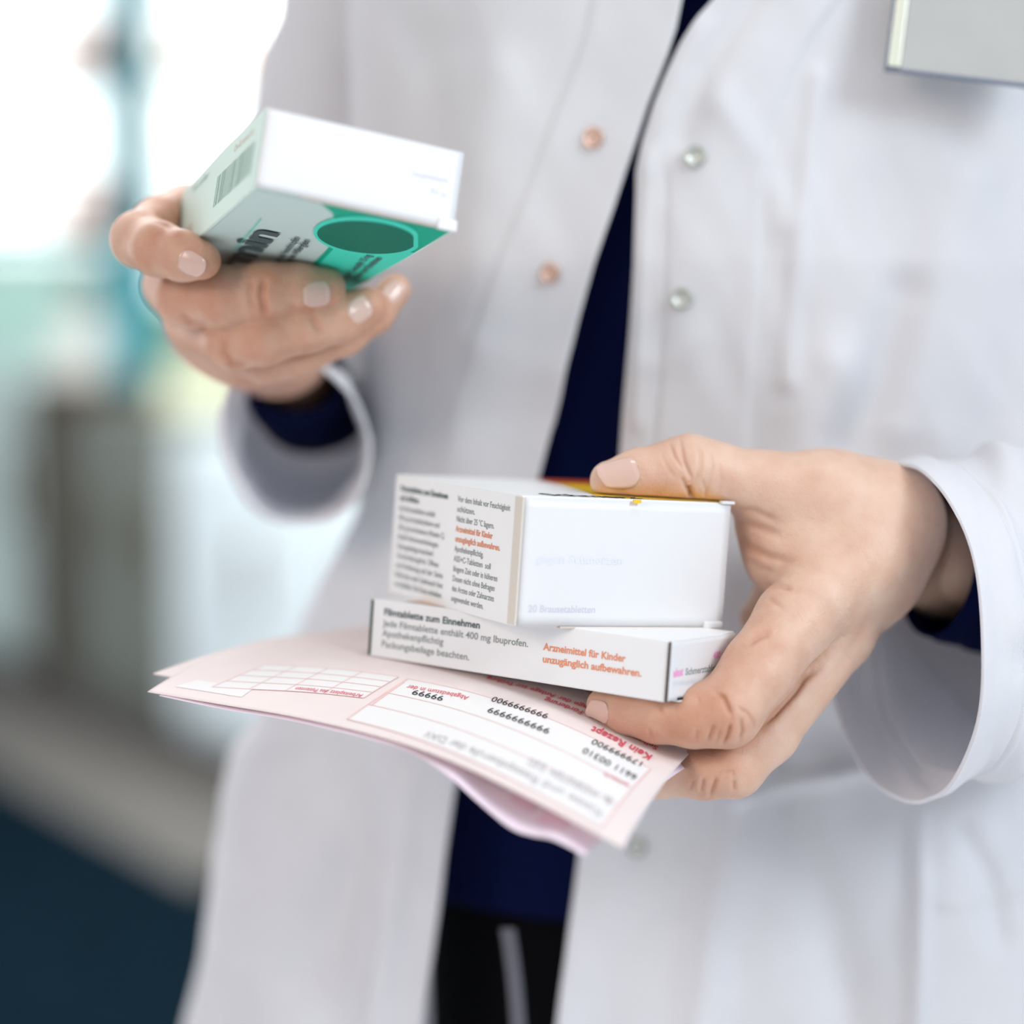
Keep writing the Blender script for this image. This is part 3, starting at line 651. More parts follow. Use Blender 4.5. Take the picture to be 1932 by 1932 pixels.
# ------------------------------------------------------------------ signed-distance hands
def seg(p, a, b, r1, r2):
    a = np.asarray(a); b = np.asarray(b); ba = b - a; t = np.clip((p - a) @ ba / max(ba @ ba, 1e-12), 0, 1)
    return np.linalg.norm(p - a - t[:, None] * ba, axis=1) - (r1 + (r2 - r1) * t)
def smin(a, b, k):
    h = np.clip(0.5 + 0.5 * (b - a) / k, 0, 1); return b + (a - b) * h - k * h * (1 - h)
def Q(px, py, d, rpx): return (*V3(px, py, d), rpx * d / FPX)
def chain(p, pts, k):
    d = None
    for A, B in zip(pts[:-1], pts[1:]):
        s = seg(p, A[:3], B[:3], A[3], B[3]); d = s if d is None else smin(d, s, k)
    return d
def hand_sdf(spec):
    def f(p):
        palm = None
        for c in spec['palm']:
            s = chain(p, c, spec.get('kp', 0.006)); palm = s if palm is None else smin(palm, s, spec.get('kp', 0.006))
        fin = None
        for c in spec['fingers']:
            s = chain(p, c, 0.0035); fin = s if fin is None else smin(fin, s, 0.0012)
        d = smin(palm, fin, spec.get('kf', 0.006))
        for c in spec.get('carve', []):
            s = chain(p, c[0], 0.002); d = -smin(-d, s, c[1])
        for bx in spec['boxes']: d = np.maximum(d, -(box_sdf(bx, p) - 0.0007))
        return d
    return f
def surface_nets(f, lo, hi, h):
    lo = np.array(lo, float); n = (np.ceil((np.array(hi) - lo) / h / 4).astype(int)) * 4 + 1
    cn = (n - 1) // 4 + 1
    g = np.stack(np.meshgrid(*[lo[i] + 4 * h * np.arange(cn[i]) for i in range(3)], indexing='ij'), -1).reshape(-1, 3)
    fc = np.concatenate([f(g[i:i + 200000]) for i in range(0, len(g), 200000)]).reshape(cn).astype(np.float32)
    # fine field, filled with the coarse sign
    F = np.repeat(np.repeat(np.repeat(fc, 4, 0), 4, 1), 4, 2)[:n[0], :n[1], :n[2]].copy()
    near = np.abs(fc) < 4 * h * 2.2
    act = np.zeros(cn, bool)
    for a in (-1, 0, 1):
        for b in (-1, 0, 1):
            for c in (-1, 0, 1):
                act |= np.roll(near, (a, b, c), (0, 1, 2)) if False else near
    act = np.repeat(np.repeat(np.repeat(near, 4, 0), 4, 1), 4, 2)[:n[0], :n[1], :n[2]]
    idx = np.argwhere(act | np.roll(act, -3, 0) | np.roll(act, -3, 1) | np.roll(act, -3, 2))
    for i in range(0, len(idx), 400000):
        q = idx[i:i + 400000]; F[q[:, 0], q[:, 1], q[:, 2]] = f(lo + q * h)
    # close the grid boundary
    for ax in range(3):
        sl = [slice(None)] * 3; sl[ax] = 0; F[tuple(sl)] = np.maximum(F[tuple(sl)], h * 0.3); sl[ax] = -1; F[tuple(sl)] = np.maximum(F[tuple(sl)], h * 0.3)
    ins = F < 0
    cs = np.zeros(np.array(F.shape) - 1, np.int8)
    for a in (0, 1):
        for b in (0, 1):
            for c in (0, 1):
                cs += ins[a:ins.shape[0] - 1 + a, b:ins.shape[1] - 1 + b, c:ins.shape[2] - 1 + c]
    cells = np.argwhere((cs > 0) & (cs < 8)); vid = np.full(cs.shape, -1, np.int32); vid[cells[:, 0], cells[:, 1], cells[:, 2]] = np.arange(len(cells))
    acc_ = np.zeros((len(cells), 3)); cnt = np.zeros(len(cells))
    cor = [(a, b, c) for a in (0, 1) for b in (0, 1) for c in (0, 1)]
    for i, A in enumerate(cor):
        for B in cor[i + 1:]:
            if sum(abs(x - y) for x, y in zip(A, B)) != 1: continue
            fa = F[cells[:, 0] + A[0], cells[:, 1] + A[1], cells[:, 2] + A[2]]; fb = F[cells[:, 0] + B[0], cells[:, 1] + B[1], cells[:, 2] + B[2]]
            m = (fa < 0) != (fb < 0); t = np.where(m, fa / np.where(m, fa - fb, 1), 0)
            pos = np.array(A) + t[:, None] * (np.array(B) - np.array(A)); acc_[m] += pos[m]; cnt[m] += 1
    verts = lo + (cells + acc_ / cnt[:, None]) * h
    faces = []
    for ax in range(3):
        o1, o2 = [(1, 2), (2, 0), (0, 1)][ax]
        sl0 = [slice(None)] * 3; sl1 = [slice(None)] * 3; sl0[ax] = slice(0, -1); sl1[ax] = slice(1, None)
        a = ins[tuple(sl0)]; b = ins[tuple(sl1)]; e = np.argwhere(a != b)
        m = (e[:, o1] > 0) & (e[:, o2] > 0) & (e[:, o1] < cs.shape[o1]) & (e[:, o2] < cs.shape[o2]); e = e[m]
        def cell(d1, d2):
            q = e.copy(); q[:, o1] += d1; q[:, o2] += d2; return vid[q[:, 0], q[:, 1], q[:, 2]]
        quad = np.stack([cell(-1, -1), cell(0, -1), cell(0, 0), cell(-1, 0)], 1)
        flip = ~a[e[:, 0], e[:, 1], e[:, 2]]
        quad[flip] = quad[flip][:, ::-1]; faces.append(quad[(quad >= 0).all(1)])
    return verts, np.concatenate(faces)
def vnormals(v, f):
    n = np.cross(v[f[:, 2]] - v[f[:, 0]], v[f[:, 3]] - v[f[:, 1]]); N = np.zeros_like(v)
    for k in range(4):
        for a in range(3): N[:, a] += np.bincount(f[:, k], n[:, a], len(v))
    return N / (np.linalg.norm(N, axis=1)[:, None] + 1e-12)
def smooth_mesh(v, f, it=2, w=0.5):
    for _ in range(it):
        s = np.zeros_like(v); c = np.zeros(len(v))
        for k in range(4):
            a, b = f[:, k], f[:, (k + 1) % 4]
            for ax in range(3): s[:, ax] += np.bincount(a, v[b, ax], len(v)) + np.bincount(b, v[a, ax], len(v))
            c += np.bincount(a, minlength=len(v)) + np.bincount(b, minlength=len(v))
        v = v * (1 - w) + w * s / c[:, None]
    return v
def pl_dist(p, pl):                               # distance (px) to a polyline
    d = np.full(len(p), 1e9); pl = np.array(pl, float)
    for a, b in zip(pl[:-1], pl[1:]):
        ba = b - a; t = np.clip((p - a) @ ba / (ba @ ba), 0, 1); d = np.minimum(d, np.linalg.norm(p - a - t[:, None] * ba, axis=1))
    return d
def crease(v, f, lines, gain=1.5):
    N = vnormals(v, f); pp = proj(v); view = v / np.linalg.norm(v, axis=1)[:, None]; facing = np.clip(-(N * view).sum(1) * 2.5, 0, 1)
    disp = np.zeros(len(v))
    for pl, depth, width in lines:
        mn = np.min(pl, 0) - 5 * width; mx = np.max(pl, 0) + 5 * width
        m = ((pp > mn) & (pp < mx)).all(1); 
        if not m.any(): continue
        # fade at the ends
        dd = pl_dist(pp[m], pl); e0 = np.minimum(np.linalg.norm(pp[m] - pl[0], axis=1), np.linalg.norm(pp[m] - pl[-1], axis=1))
        L = sum(np.linalg.norm(np.subtract(a, b)) for a, b in zip(pl[:-1], pl[1:])); fade = np.clip(e0 / (0.25 * L + 1), 0.15, 1)
        disp[m] += gain * depth * np.exp(-(dd / width) ** 2) * fade
    return v - N * (disp * facing)[:, None], disp
def build_nail(f, c, along, normal, L, Wd, parent, lab=None, arch=0.30):
    """fingernail laid on the surface: c centre, along = towards the tip, normal = outwards (view frame)"""
    c = np.array(c); t = np.array(along, float); t /= np.linalg.norm(t); n = np.array(normal, float); n -= t * (n @ t); n /= np.linalg.norm(n); s = np.cross(n, t)
    nu, nv = 26, 20; vs = []; hs = []
    U = np.linspace(-1, 1, nu); Vv = np.linspace(-1, 1, nv); pts = []; prof = []
    for a in U:
        for b in Vv:
            # superellipse outline: rounded root, squarer tip
            lim = math.sqrt(max(0, 1 - min(1, abs(min(a, 0))) ** 2.6)) if a < 0 else (1 - 0.10 * a * a)
            pts.append(c + t * a * L / 2 * (1 - 0.0 * b * b) - t * (0.10 * L * b * b if a > 0 else 0) * a + s * b * lim * Wd / 2); prof.append((a, b))
    pts = np.array(pts); o = pts + n * 0.006
    q = o.copy()
    for _ in range(60): q = q - n * np.clip(f(q), -0.001, 0.003)[:, None] * 0.8
    prof = np.array(prof); al, be = prof[:, 0], prof[:, 1] * np.where(prof[:, 0] < 0, np.sqrt(np.clip(1 - np.abs(np.minimum(prof[:, 0], 0)) ** 2.6, 0, 1)), 1)
    hg = (q - c) @ n; good = (np.abs(be) < 0.75) & (np.abs(f(q)) < 0.0004) & (np.abs(hg - np.median(hg)) < 0.0035)
    D = lambda a_, b_: np.stack([np.ones_like(a_), a_, b_, b_ * b_, a_ * b_, a_ * a_], 1)
    co = np.linalg.lstsq(D(al[good], be[good]), hg[good], rcond=None)[0]
    h2 = D(al, be) @ co; h2 = h2 + np.percentile((hg - h2)[good], 97)
    lift = 0.00022 - 0.0003 * np.abs(be) ** 3 + np.where(al > 0.75, 0.0002, 0) - np.where(al < -0.8, 0.0004, 0)
    q = pts + n * ((h2 + lift) - (pts - c) @ n)[:, None]
    k = (np.arange(nu - 1)[:, None] * nv + np.arange(nv - 1)[None]).ravel()
    fc = np.stack([k, k + nv, k + nv + 1, k + 1], 1)
    ob = link_mesh('fingernail', to_world(q), fc, M['nail'], parent, True)
    md = ob.modifiers.new('thick', 'SOLIDIFY'); md.thickness = 0.0006; md.offset = -1
    return ob

# --- lower hand (holds the two white cartons and the sheets)
def g(*a): return [Q(*x) for x in a]
H2 = dict(boxes=['big', 'flat'], kp=0.012, kf=0.006,
  palm=[g((1450, 915, .822, 58), (1560, 950, .828, 92), (1668, 980, .834, 96)),      # thumb metacarpal to wrist
        g((1550, 1120, .812, 76), (1630, 1050, .825, 92), (1668, 980, .834, 96)),    # index metacarpal
        g((1590, 1195, .822, 54), (1650, 1090, .838, 72), (1670, 1000, .842, 90)),    # middle metacarpal
        g((1565, 1215, .850, 50), (1640, 1110, .858, 64), (1675, 1010, .852, 84)),    # ring
        g((1530, 1205, .878, 44), (1620, 1110, .880, 60), (1680, 1015, .862, 80)),    # little
        g((1430, 1165, .865, 34), (1500, 1080, .868, 50), (1660, 1010, .862, 76)),    # palm side
        g((1447, 985, .830, 60), (1480, 1050, .828, 62), (1550, 1100, .818, 68)),     # web of the thumb
        g((1670, 1010, .872, 84), (1780, 1050, .897, 104), (1990, 1090, .940, 130))], # wrist and forearm
  fingers=[g((1150, 906, .812, 37), (1205, 897, .815, 49), (1262, 893, .818, 57), (1300, 884, .819, 62), (1350, 893, .820, 57), (1450, 918, .823, 62)),
           g((1137, 1330, .790, 31), (1185, 1342, .786, 41), (1240, 1350, .782, 50), (1310, 1352, .779, 57), (1370, 1343, .779, 66), (1432, 1262, .787, 68), (1500, 1170, .800, 74), (1560, 1110, .812, 70)),
           g((1150, 1450, .815, 34), (1240, 1462, .806, 42), (1330, 1458, .797, 48), (1385, 1448, .796, 55), (1450, 1385, .804, 54), (1590, 1205, .822, 54)),
           g((1200, 1430, .850, 32), (1300, 1440, .842, 38), (1400, 1400, .840, 44), (1480, 1330, .846, 46), (1565, 1215, .850, 50)),
           g((1250, 1400, .885, 28), (1330, 1405, .880, 34), (1420, 1350, .876, 38), (1530, 1205, .878, 42))],
  )
f2 = hand_sdf(H2)
def bounds(spec, pad=0.004):
    pts = np.array([q for c in spec['palm'] + spec['fingers'] for q in c]); return (pts[:, :3] - pts[:, 3:]).min(0) - pad, (pts[:, :3] + pts[:, 3:]).max(0) + pad
lo, hi = bounds(H2)
v2, q2 = surface_nets(f2, lo, hi, 0.0005); v2 = smooth_mesh(v2, q2, 2, 0.5)
C2 = [  # (polyline px, depth m, width px)
  ([(1282, 824), (1290, 870), (1310, 915)], .0007, 4), ([(1262, 832), (1272, 860), (1292, 890)], .0005, 3.5), ([(1318, 830), (1324, 860), (1322, 890), (1308, 925)], .0005, 4),
  ([(1300, 915), (1304, 935), (1306, 947)], .0016, 5), ([(1285, 895), (1292, 915), (1302, 932)], .0006, 4), ([(1336, 845), (1345, 880), (1335, 920), (1330, 945)], .0003, 4), ([(1322, 900), (1332, 925), (1330, 944)], .0004, 3.5),
  ([(1245, 850), (1258, 880), (1275, 905)], .0002, 4), ([(1355, 870), (1362, 905), (1352, 940)], .0002, 4),
  ([(1385, 962), (1425, 966), (1470, 985)], .0006, 7), ([(1386, 980), (1430, 996), (1480, 1012)], .0007, 8), ([(1388, 1004), (1412, 1032), (1450, 1050), (1505, 1060)], .0008, 8), ([(1400, 1050), (1430, 1072), (1470, 1080)], .0004, 6),
  ([(1440, 1108), (1465, 1102), (1500, 1110)], .0010, 6),
  ([(1346, 1302), (1366, 1315), (1378, 1345), (1380, 1360)], .0010, 5), ([(1380, 1360), (1374, 1390), (1363, 1410)], .0009, 4), ([(1348, 1365), (1340, 1390), (1336, 1404)], .0007, 4),
  ([(1398, 1350), (1402, 1380), (1394, 1405)], .0007, 4), ([(1388, 1333), (1410, 1345), (1424, 1362), (1424, 1382)], .0005, 4), ([(1318, 1375), (1312, 1400)], .0004, 4), ([(1360, 1375), (1352, 1408)], .0004, 3),
  ([(1245, 1328), (1247, 1345)], .0006, 4), ([(1225, 1375), (1228, 1395)], .0003, 3.5), ([(1315, 1312), (1322, 1330)], .0003, 3.5),
  ([(1542, 1262), (1515, 1280), (1500, 1303), (1470, 1335), (1435, 1372)], .0016, 7),
  ([(1445, 1125), (1480, 1150)], .0004, 5), ([(1406, 1215), (1430, 1200), (1460, 1190)], .0009, 8),
  ([(1353, 1462), (1345, 1490), (1340, 1508)], .0007, 4), ([(1328, 1465), (1322, 1498)], .0006, 4), ([(1308, 1470), (1302, 1494)], .0004, 4), ([(1385, 1470), (1386, 1495)], .0006, 4), ([(1360, 1460), (1380, 1455), (1386, 1470)], .0004, 4),
  ([(1640, 1170), (1600, 1230), (1570, 1290)], .0004, 8), ([(1625, 1130), (1600, 1180)], .0003, 10)]
for i in range(46):                               # fine skin wrinkles over the index knuckle and dorsum
    random.seed(100 + i); x = random.uniform(1440, 1600); y = 1290 - (x - 1440) * 0.95 + random.uniform(-45, 60); L = random.uniform(10, 26); an = random.uniform(0.2, 1.2)
    C2.append(([(x, y), (x + L * math.cos(an) * 0.5, y + L * math.sin(an) * 0.5 + 2), (x + L * math.cos(an), y + L * math.sin(an))], .00008, 3.2))
v2, d2 = crease(v2, q2, C2)
# --- raised hand (holds the green carton)
H1 = dict(boxes=['green'], kp=0.011, kf=0.005,
  palm=[g((352, 400, .893, 48), (400, 520, .915, 60), (500, 650, .945, 82)),
        g((318, 530, .888, 46), (380, 610, .915, 56), (500, 656, .945, 72)),
        g((352, 607, .882, 44), (420, 650, .910, 54), (515, 662, .942, 64)),
        g((432, 655, .884, 42), (480, 675, .908, 50), (548, 672, .935, 52)),
        g((500, 600, .915, 60), (540, 650, .930, 66), (545, 672, .948, 56)),
        g((525, 655, .945, 62), (554, 715, .990, 64), (600, 775, 1.08, 64))],
  fingers=[g((380, 491, .812, 37), (345, 483, .816, 46), (300, 470, .824, 50), (264, 452, .840, 52), (300, 420, .862, 47), (352, 392, .888, 46)),
           g((610, 543, .836, 42), (565, 548, .834, 52), (500, 553, .831, 56), (420, 561, .832, 57), (352, 563, .842, 56), (318, 540, .880, 50)),
           g((694, 578, .848, 37), (645, 598, .844, 46), (580, 616, .839, 47), (495, 638, .836, 50), (440, 645, .842, 51), (365, 615, .878, 46)),
           g((745, 547, .868, 31), (705, 592, .864, 36), (650, 632, .860, 37), (560, 672, .856, 39), (505, 683, .862, 41), (440, 662, .884, 42)),
           g((540, 375, .886, 40), (520, 430, .905, 46), (490, 500, .920, 50), (500, 600, .935, 60))])
f1s = hand_sdf(H1)
lo, hi = bounds(H1)
v1, q1 = surface_nets(f1s, lo, hi, 0.0007); v1 = smooth_mesh(v1, q1, 2, 0.5)
C1 = [([(250, 392), (285, 402), (315, 416), (338, 436)], .0009, 13), ([(500, 515), (492, 560), (502, 590), (512, 600)], .0012, 8), ([(478, 520), (470, 550), (478, 590)], .0006, 7), ([(585, 588), (600, 620), (612, 640)], .0009, 8),
  ([(545, 570), (560, 585), (585, 590)], .0004, 6), ([(335, 590), (360, 612), (400, 620)], .0009, 8), ([(425, 630), (420, 665), (440, 690), (480, 690)], .0010, 8), ([(515, 668), (560, 668), (610, 655)], .0003, 10)]
v1, d1 = crease(v1, q1, C1)
# --- hidden torso, neck and upper arms that carry the clothes (coarse)
def Vc(x, y, z): return np.array([x, y, z])
def f_body(p):
    e = lambda c, r: (np.linalg.norm((p - np.array(c)) / np.array(r), axis=1) - 1) * min(r)
    t = smin(e((.11, -.12, 1.03), (.135, .26, .085)), e((.11, .22, 1.06), (.125, .26, .085)), 0.08)
    t = smin(t, seg(p, (.11, -.33, 1.03), (.11, -.44, 1.02), .055, .052), 0.04)
    t = smin(t, seg(p, (-.03, -.30, 1.05), (.25, -.30, 1.02), .055, .055), 0.06)
    t = smin(t, chain(p, [(-.04, -.31, 1.05, .036), tuple(V3(675, 250, 1.10)) + (.033,), tuple(V3(645, 700, 1.115)) + (.032,), tuple(V3(610, 770, 1.10)) + (.021,), tuple(V3(578, 750, 1.03)) + (.016,)], 0.006), 0.004)
    t = smin(t, chain(p, [(.25, -.29, 1.02, .042), (.268, -.04, .955, .032), (.258, .0, .945, .028), tuple(V3(1960, 1075, .915)) + (.024,), tuple(V3(1830, 1050, .882)) + (.021,)], 0.01), 0.02)
    return t
vb, qb = surface_nets(f_body, (-.20, -.52, .84), (.36, .52, 1.20), 0.006)
allv = np.concatenate([v2, v1, vb]); allf = np.concatenate([q2, q1 + len(v2), qb + len(v2) + len(v1)])
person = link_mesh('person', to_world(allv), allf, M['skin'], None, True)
tag(person, 'person in a white lab coat holding medicine cartons and pink prescription forms', 'person')
# flush attribute: warmer knuckles, fingertips and folds; carton's shadow painted into raised hand
fl = np.zeros(len(allv), np.float32)
def flush_shade(cx, cy, r, s):
    pp = proj(allv[:len(v2) + len(v1)]); d = np.linalg.norm(pp - (cx, cy), axis=1); fl[:len(pp)] += (s * np.exp(-(d / r) ** 2)).astype(np.float32)
for a_ in ((1235, 880, 70, .10), (1410, 1040, 60, .22), (1300, 1365, 90, .16), (1150, 1330, 40, .2), (1440, 1200, 60, .12), (1340, 1480, 60, .15), (1400, 1360, 50, .08),
           (330, 400, 60, .25), (400, 500, 40, .15), (620, 560, 60, .15), (700, 580, 60, .2), (480, 540, 60, .12), (300, 500, 80, .12), (420, 660, 120, .12)): flush_shade(*a_)
flush_shade(1390, 1300, 120, .22); flush_shade(1270, 1350, 110, .25); flush_shade(1150, 1340, 80, .12); flush_shade(1380, 1460, 90, .15); flush_shade(1220, 900, 80, .12); fl[len(v2):len(v2) + len(v1)] += 0.31; fl[:len(v2)] += 0.06
fl[:len(v2)] += np.clip(d2 / 0.0012, 0, 1) * 0.17; fl[len(v2):len(v2) + len(v1)] += np.clip(d1 / 0.0012, 0, 1) * 0.2
at = person.data.attributes.new('flush_shade', 'FLOAT', 'POINT'); at.data.foreach_set('value', fl)
# nails
def ray_hit(f, px, py, d0=0.66):
    r0 = V3(px, py, 1.0); un = np.linalg.norm(r0); d = d0
    for _ in range(120):
        e_ = float(f(r0[None] * d)[0]); d += 0.8 * max(e_, -0.001) / un
        if abs(e_) < 2e-5: break
    return r0 * d
def nail_at(f, px, py, d, tip_px, nrm, L, Wd):
    c = ray_hit(f, px, py); t = V3(*tip_px) - V3(px, py, d); return build_nail(f, c, t, nrm, L, Wd, person)
nail_at(f2, 1166, 887, .803, (1130, 902, .805), (-0.10, -0.74, -0.64), 0.0145, 0.0102)
nail_at(f2, 1127, 1348, .780, (1101, 1328, .785), (-0.30, 0.93, -0.22), 0.0100, 0.0058)
nail_at(f1s, 361, 499, .802, (392, 511, .804), (-0.05, 0.34, -0.94), 0.0102, 0.0088)
nail_at(f1s, 598, 556, .827, (640, 551, .830), (0.05, 0.22, -0.97), 0.0115, 0.0100)
nail_at(f1s, 680, 586, .838, (714, 568, .841), (0.15, 0.42, -0.90), 0.0108, 0.0090)
nail_at(f1s, 746, 552, .860, (764, 530, .864), (0.28, 0.40, -0.87), 0.0092, 0.0074)
# ------------------------------------------------------------------ clothes
rng = np.random.default_rng(7); LAT = rng.random((8, 64, 64))
def vn(x, y, s=0):
    x = np.asarray(x) % 64; y = np.asarray(y) % 64; xi = x.astype(int); yi = y.astype(int); fx = x - xi; fy = y - yi; fx = fx * fx * (3 - 2 * fx); fy = fy * fy * (3 - 2 * fy); L = LAT[s]
    a = L[xi % 64, yi % 64]; b = L[(xi + 1) % 64, yi % 64]; c = L[xi % 64, (yi + 1) % 64]; d = L[(xi + 1) % 64, (yi + 1) % 64]
    return (a * (1 - fx) + b * fx) * (1 - fy) + (c * (1 - fx) + d * fx) * fy - 0.5
def lerp_tab(y, tab):
    t = np.array(tab, float); return np.interp(y, t[:, 0], t[:, 1])
# torso cross-section by view-frame Y (down)
def sect(Y):
    Xc = lerp_tab(Y, [(-.35, .112), (0, .118), (.5, .12)])
    L = lerp_tab(Y, [(-.35, -.060), (-.25, -.070), (-.10, -.066), (-.04, -.060), (.0, -.066), (.05, -.093), (.10, -.118), (.16, -.140), (.25, -.164), (.5, -.20)])
    zf = lerp_tab(Y, [(-.35, .885), (-.22, .875), (-.1, .885), (0, .905), (.1, .925), (.25, .945), (.5, .97)])
    a = Xc - L; b = lerp_tab(Y, [(-.35, .12), (0, .125), (.25, .14), (.5, .16)])
    return Xc, a, b, zf + b
edgeL = [(-250, 1345), (0, 1290), (60, 1278), (110, 1262), (200, 1226), (270, 1203), (400, 1160), (500, 1124), (600, 1096), (700, 1072), (800, 1047), (900, 1022), (1100, 970), (1300, 912), (1490, 862), (1700, 824), (1932, 788), (2400, 720)]
edgeR = [(-250, 1480), (0, 1352), (40, 1318), (90, 1286), (150, 1258), (200, 1238), (270, 1216), (330, 1205), (500, 1200), (600, 1194), (700, 1187), (800, 1179), (900, 1172), (1200, 1150), (1600, 1097), (1932, 1056), (2400, 1000)]
def ell_pt(Y, phi):
    Xc, a, b, Zc = sect(Y); return np.stack([Xc + a * np.sin(phi), np.full_like(phi, Y) if np.ndim(Y) == 0 else Y, Zc - b * np.cos(phi)], -1)
def edge_phi(Y, edge):
    phi = np.linspace(-1.5, 1.5, 1501); p = ell_pt(Y, phi); pp = proj(p); dd = pp[:, 0] - np.interp(pp[:, 1], [e[0] for e in edge], [e[1] for e in edge])
    k = np.where(np.sign(dd[:-1]) != np.sign(dd[1:]))[0]
    if len(k) == 0: return phi[np.argmin(np.abs(dd))]
    k = k[0]; return phi[k] - dd[k] * (phi[k + 1] - phi[k]) / (dd[k + 1] - dd[k])
NY, NP = 330, 620
Ys = np.linspace(-.33, .46, NY)
ph0 = np.array([edge_phi(Y, edgeR) for Y in Ys]); ph1 = np.array([edge_phi(Y, edgeL) for Y in Ys]) + 2 * math.pi
w = np.linspace(0, 1, NP); ww = np.where(w < .42, w / .42 * .35, np.where(w > .58, .65 + (w - .58) / .42 * .35, .35 + (w - .42) / .16 * .3))
PH = ph0[:, None] + (ph1 - ph0)[:, None] * ww[None]; YY = np.repeat(Ys[:, None], NP, 1)
Xc, A_, B_, Zc = sect(YY)
base = np.stack([Xc + A_ * np.sin(PH), YY, Zc - B_ * np.cos(PH)], -1)
nrm = np.stack([np.sin(PH) / A_, np.zeros_like(PH), -np.cos(PH) / B_], -1); nrm /= np.linalg.norm(nrm, axis=-1, keepdims=True)
pp = proj(base.reshape(-1, 3)).reshape(NY, NP, 2); px, py = pp[..., 0], pp[..., 1]
front = (nrm[..., 2] < 0.1)
left = px < np.interp(py, [e[0] for e in edgeL], [e[1] for e in edgeL]) + 8
sx_ = np.sin(PH) * A_
disp = np.zeros_like(px)
# general cloth folds, stretched along the fall of the coat
disp += 0.010 * vn(sx_ * 22 + 0.25 * vn(YY * 8, sx_ * 6, 3) + YY * 3, YY * 4 + 5, 0)
disp += 0.0044 * vn(sx_ * 42 + YY * 10, YY * 8 + 3, 1)
disp += 0.0013 * vn(sx_ * 90 - YY * 30, YY * 35, 2)
low = np.clip((py - 1200) / 500, 0, 1)
disp += low * 0.016 * vn(sx_ * 26 + 9, YY * 3 + 11, 4)
def ridge(pl, amp, width, side=None):
    global disp
    P2 = np.stack([px.ravel(), py.ravel()], 1); d = pl_dist(P2, pl).reshape(px.shape)
    m = front if side is None else (front & (left if side == 'L' else ~left)); disp += np.where(m, amp * np.exp(-(d / width) ** 2), 0)
def step(edge_off, amp, w, side):
    """placket: band of extra thickness next to the opening"""
    global disp
    e = np.interp(py, [q[0] for q in (edgeL if side == 'L' else edgeR)], [q[1] for q in (edgeL if side == 'L' else edgeR)])
    d = (e - px) if side == 'L' else (px - e); m = front & (left if side == 'L' else ~left)
    disp += np.where(m, amp / (1 + np.exp((d - edge_off) / w)), 0)
step(165, .0016, 3, 'L'); step(230, .0016, 3, 'R')
ridge([(1230, 300), (1218, 500), (1208, 800)], .002, 14, 'R')
ridge([(1262, 330), (1256, 600), (1236, 860)], -.0012, 5, 'R'); ridge([(1190, 330), (1110, 560), (1040, 800)], -.0008, 4, 'L')
ridge([(1320, 60), (1268, 180), (1228, 320)], .002, 26, 'R'); ridge([(1420, 0), (1330, 140), (1290, 260)], -.003, 30, 'R')
ridge([(1360, 200), (1440, 300), (1475, 420)], .0022, 30, 'R'); ridge([(1540, 150), (1510, 420), (1480, 720)], .0025, 20, 'R')
ridge([(1560, 700), (1510, 800), (1480, 900)], .005, 60, 'R'); ridge([(1700, 560), (1640, 760), (1600, 840)], -.005, 45, 'R'); ridge([(1800, 350), (1740, 600), (1700, 800)], .004, 50, 'R')
ridge([(960, 150), (940, 420), (900, 700), (870, 850)], .003, 60, 'L'); ridge([(830, 80), (810, 400), (800, 800)], -.004, 50, 'L'); ridge([(760, 500), (770, 700), (765, 860)], .003, 30, 'L')
ridge([(1330, 640), (1260, 690), (1210, 690)], .0008, 26, 'R'); ridge([(900, 640), (1000, 690), (1060, 700)], .0008, 34, 'L')
ridge([(1725, 1500), (1722, 1700), (1715, 1932)], .006, 14, 'R'); ridge([(1400, 1500), (1350, 1700), (1320, 1932)], .007, 40, 'R'); ridge([(1480, 1480), (1560, 1720), (1600, 1932)], -.008, 60, 'R')
ridge([(1760, 1700), (1840, 1690), (1932, 1670)], .002, 8, 'R'); ridge([(1800, 1560), (1850, 1640), (1870, 1760)], -.004, 22, 'R')
ridge([(480, 1420), (470, 1600), (440, 1800)], .006, 40, 'L'); ridge([(640, 1400), (660, 1600), (560, 1850)], -.009, 50, 'L'); ridge([(780, 1480), (740, 1700), (700, 1932)], .006, 30, 'L'); ridge([(600, 1250), (560, 1400)], -.006, 40, 'L')
ridge([(1390, 1500), (1500, 1478), (1620, 1450), (1800, 1430)], .006, 16, 'R'); ridge([(1300, 1420), (1500, 1400), (1700, 1370)], -.006, 50, 'R')
# opening edges lift a little, the left panel lies in front of the right one nowhere they meet
coat_v = base + nrm * (disp + 0.004)[..., None]
CF = coat_v.reshape(-1, 3)
k = (np.arange(NY - 1)[:, None] * NP + np.arange(NP - 1)[None]).ravel()
coat = link_mesh('lab_coat', to_world(CF), np.stack([k, k + NP, k + NP + 1, k + 1], 1), M['coat'], person, True)
md = coat.modifiers.new('thick', 'SOLIDIFY'); md.thickness = 0.0012; md.offset = -1
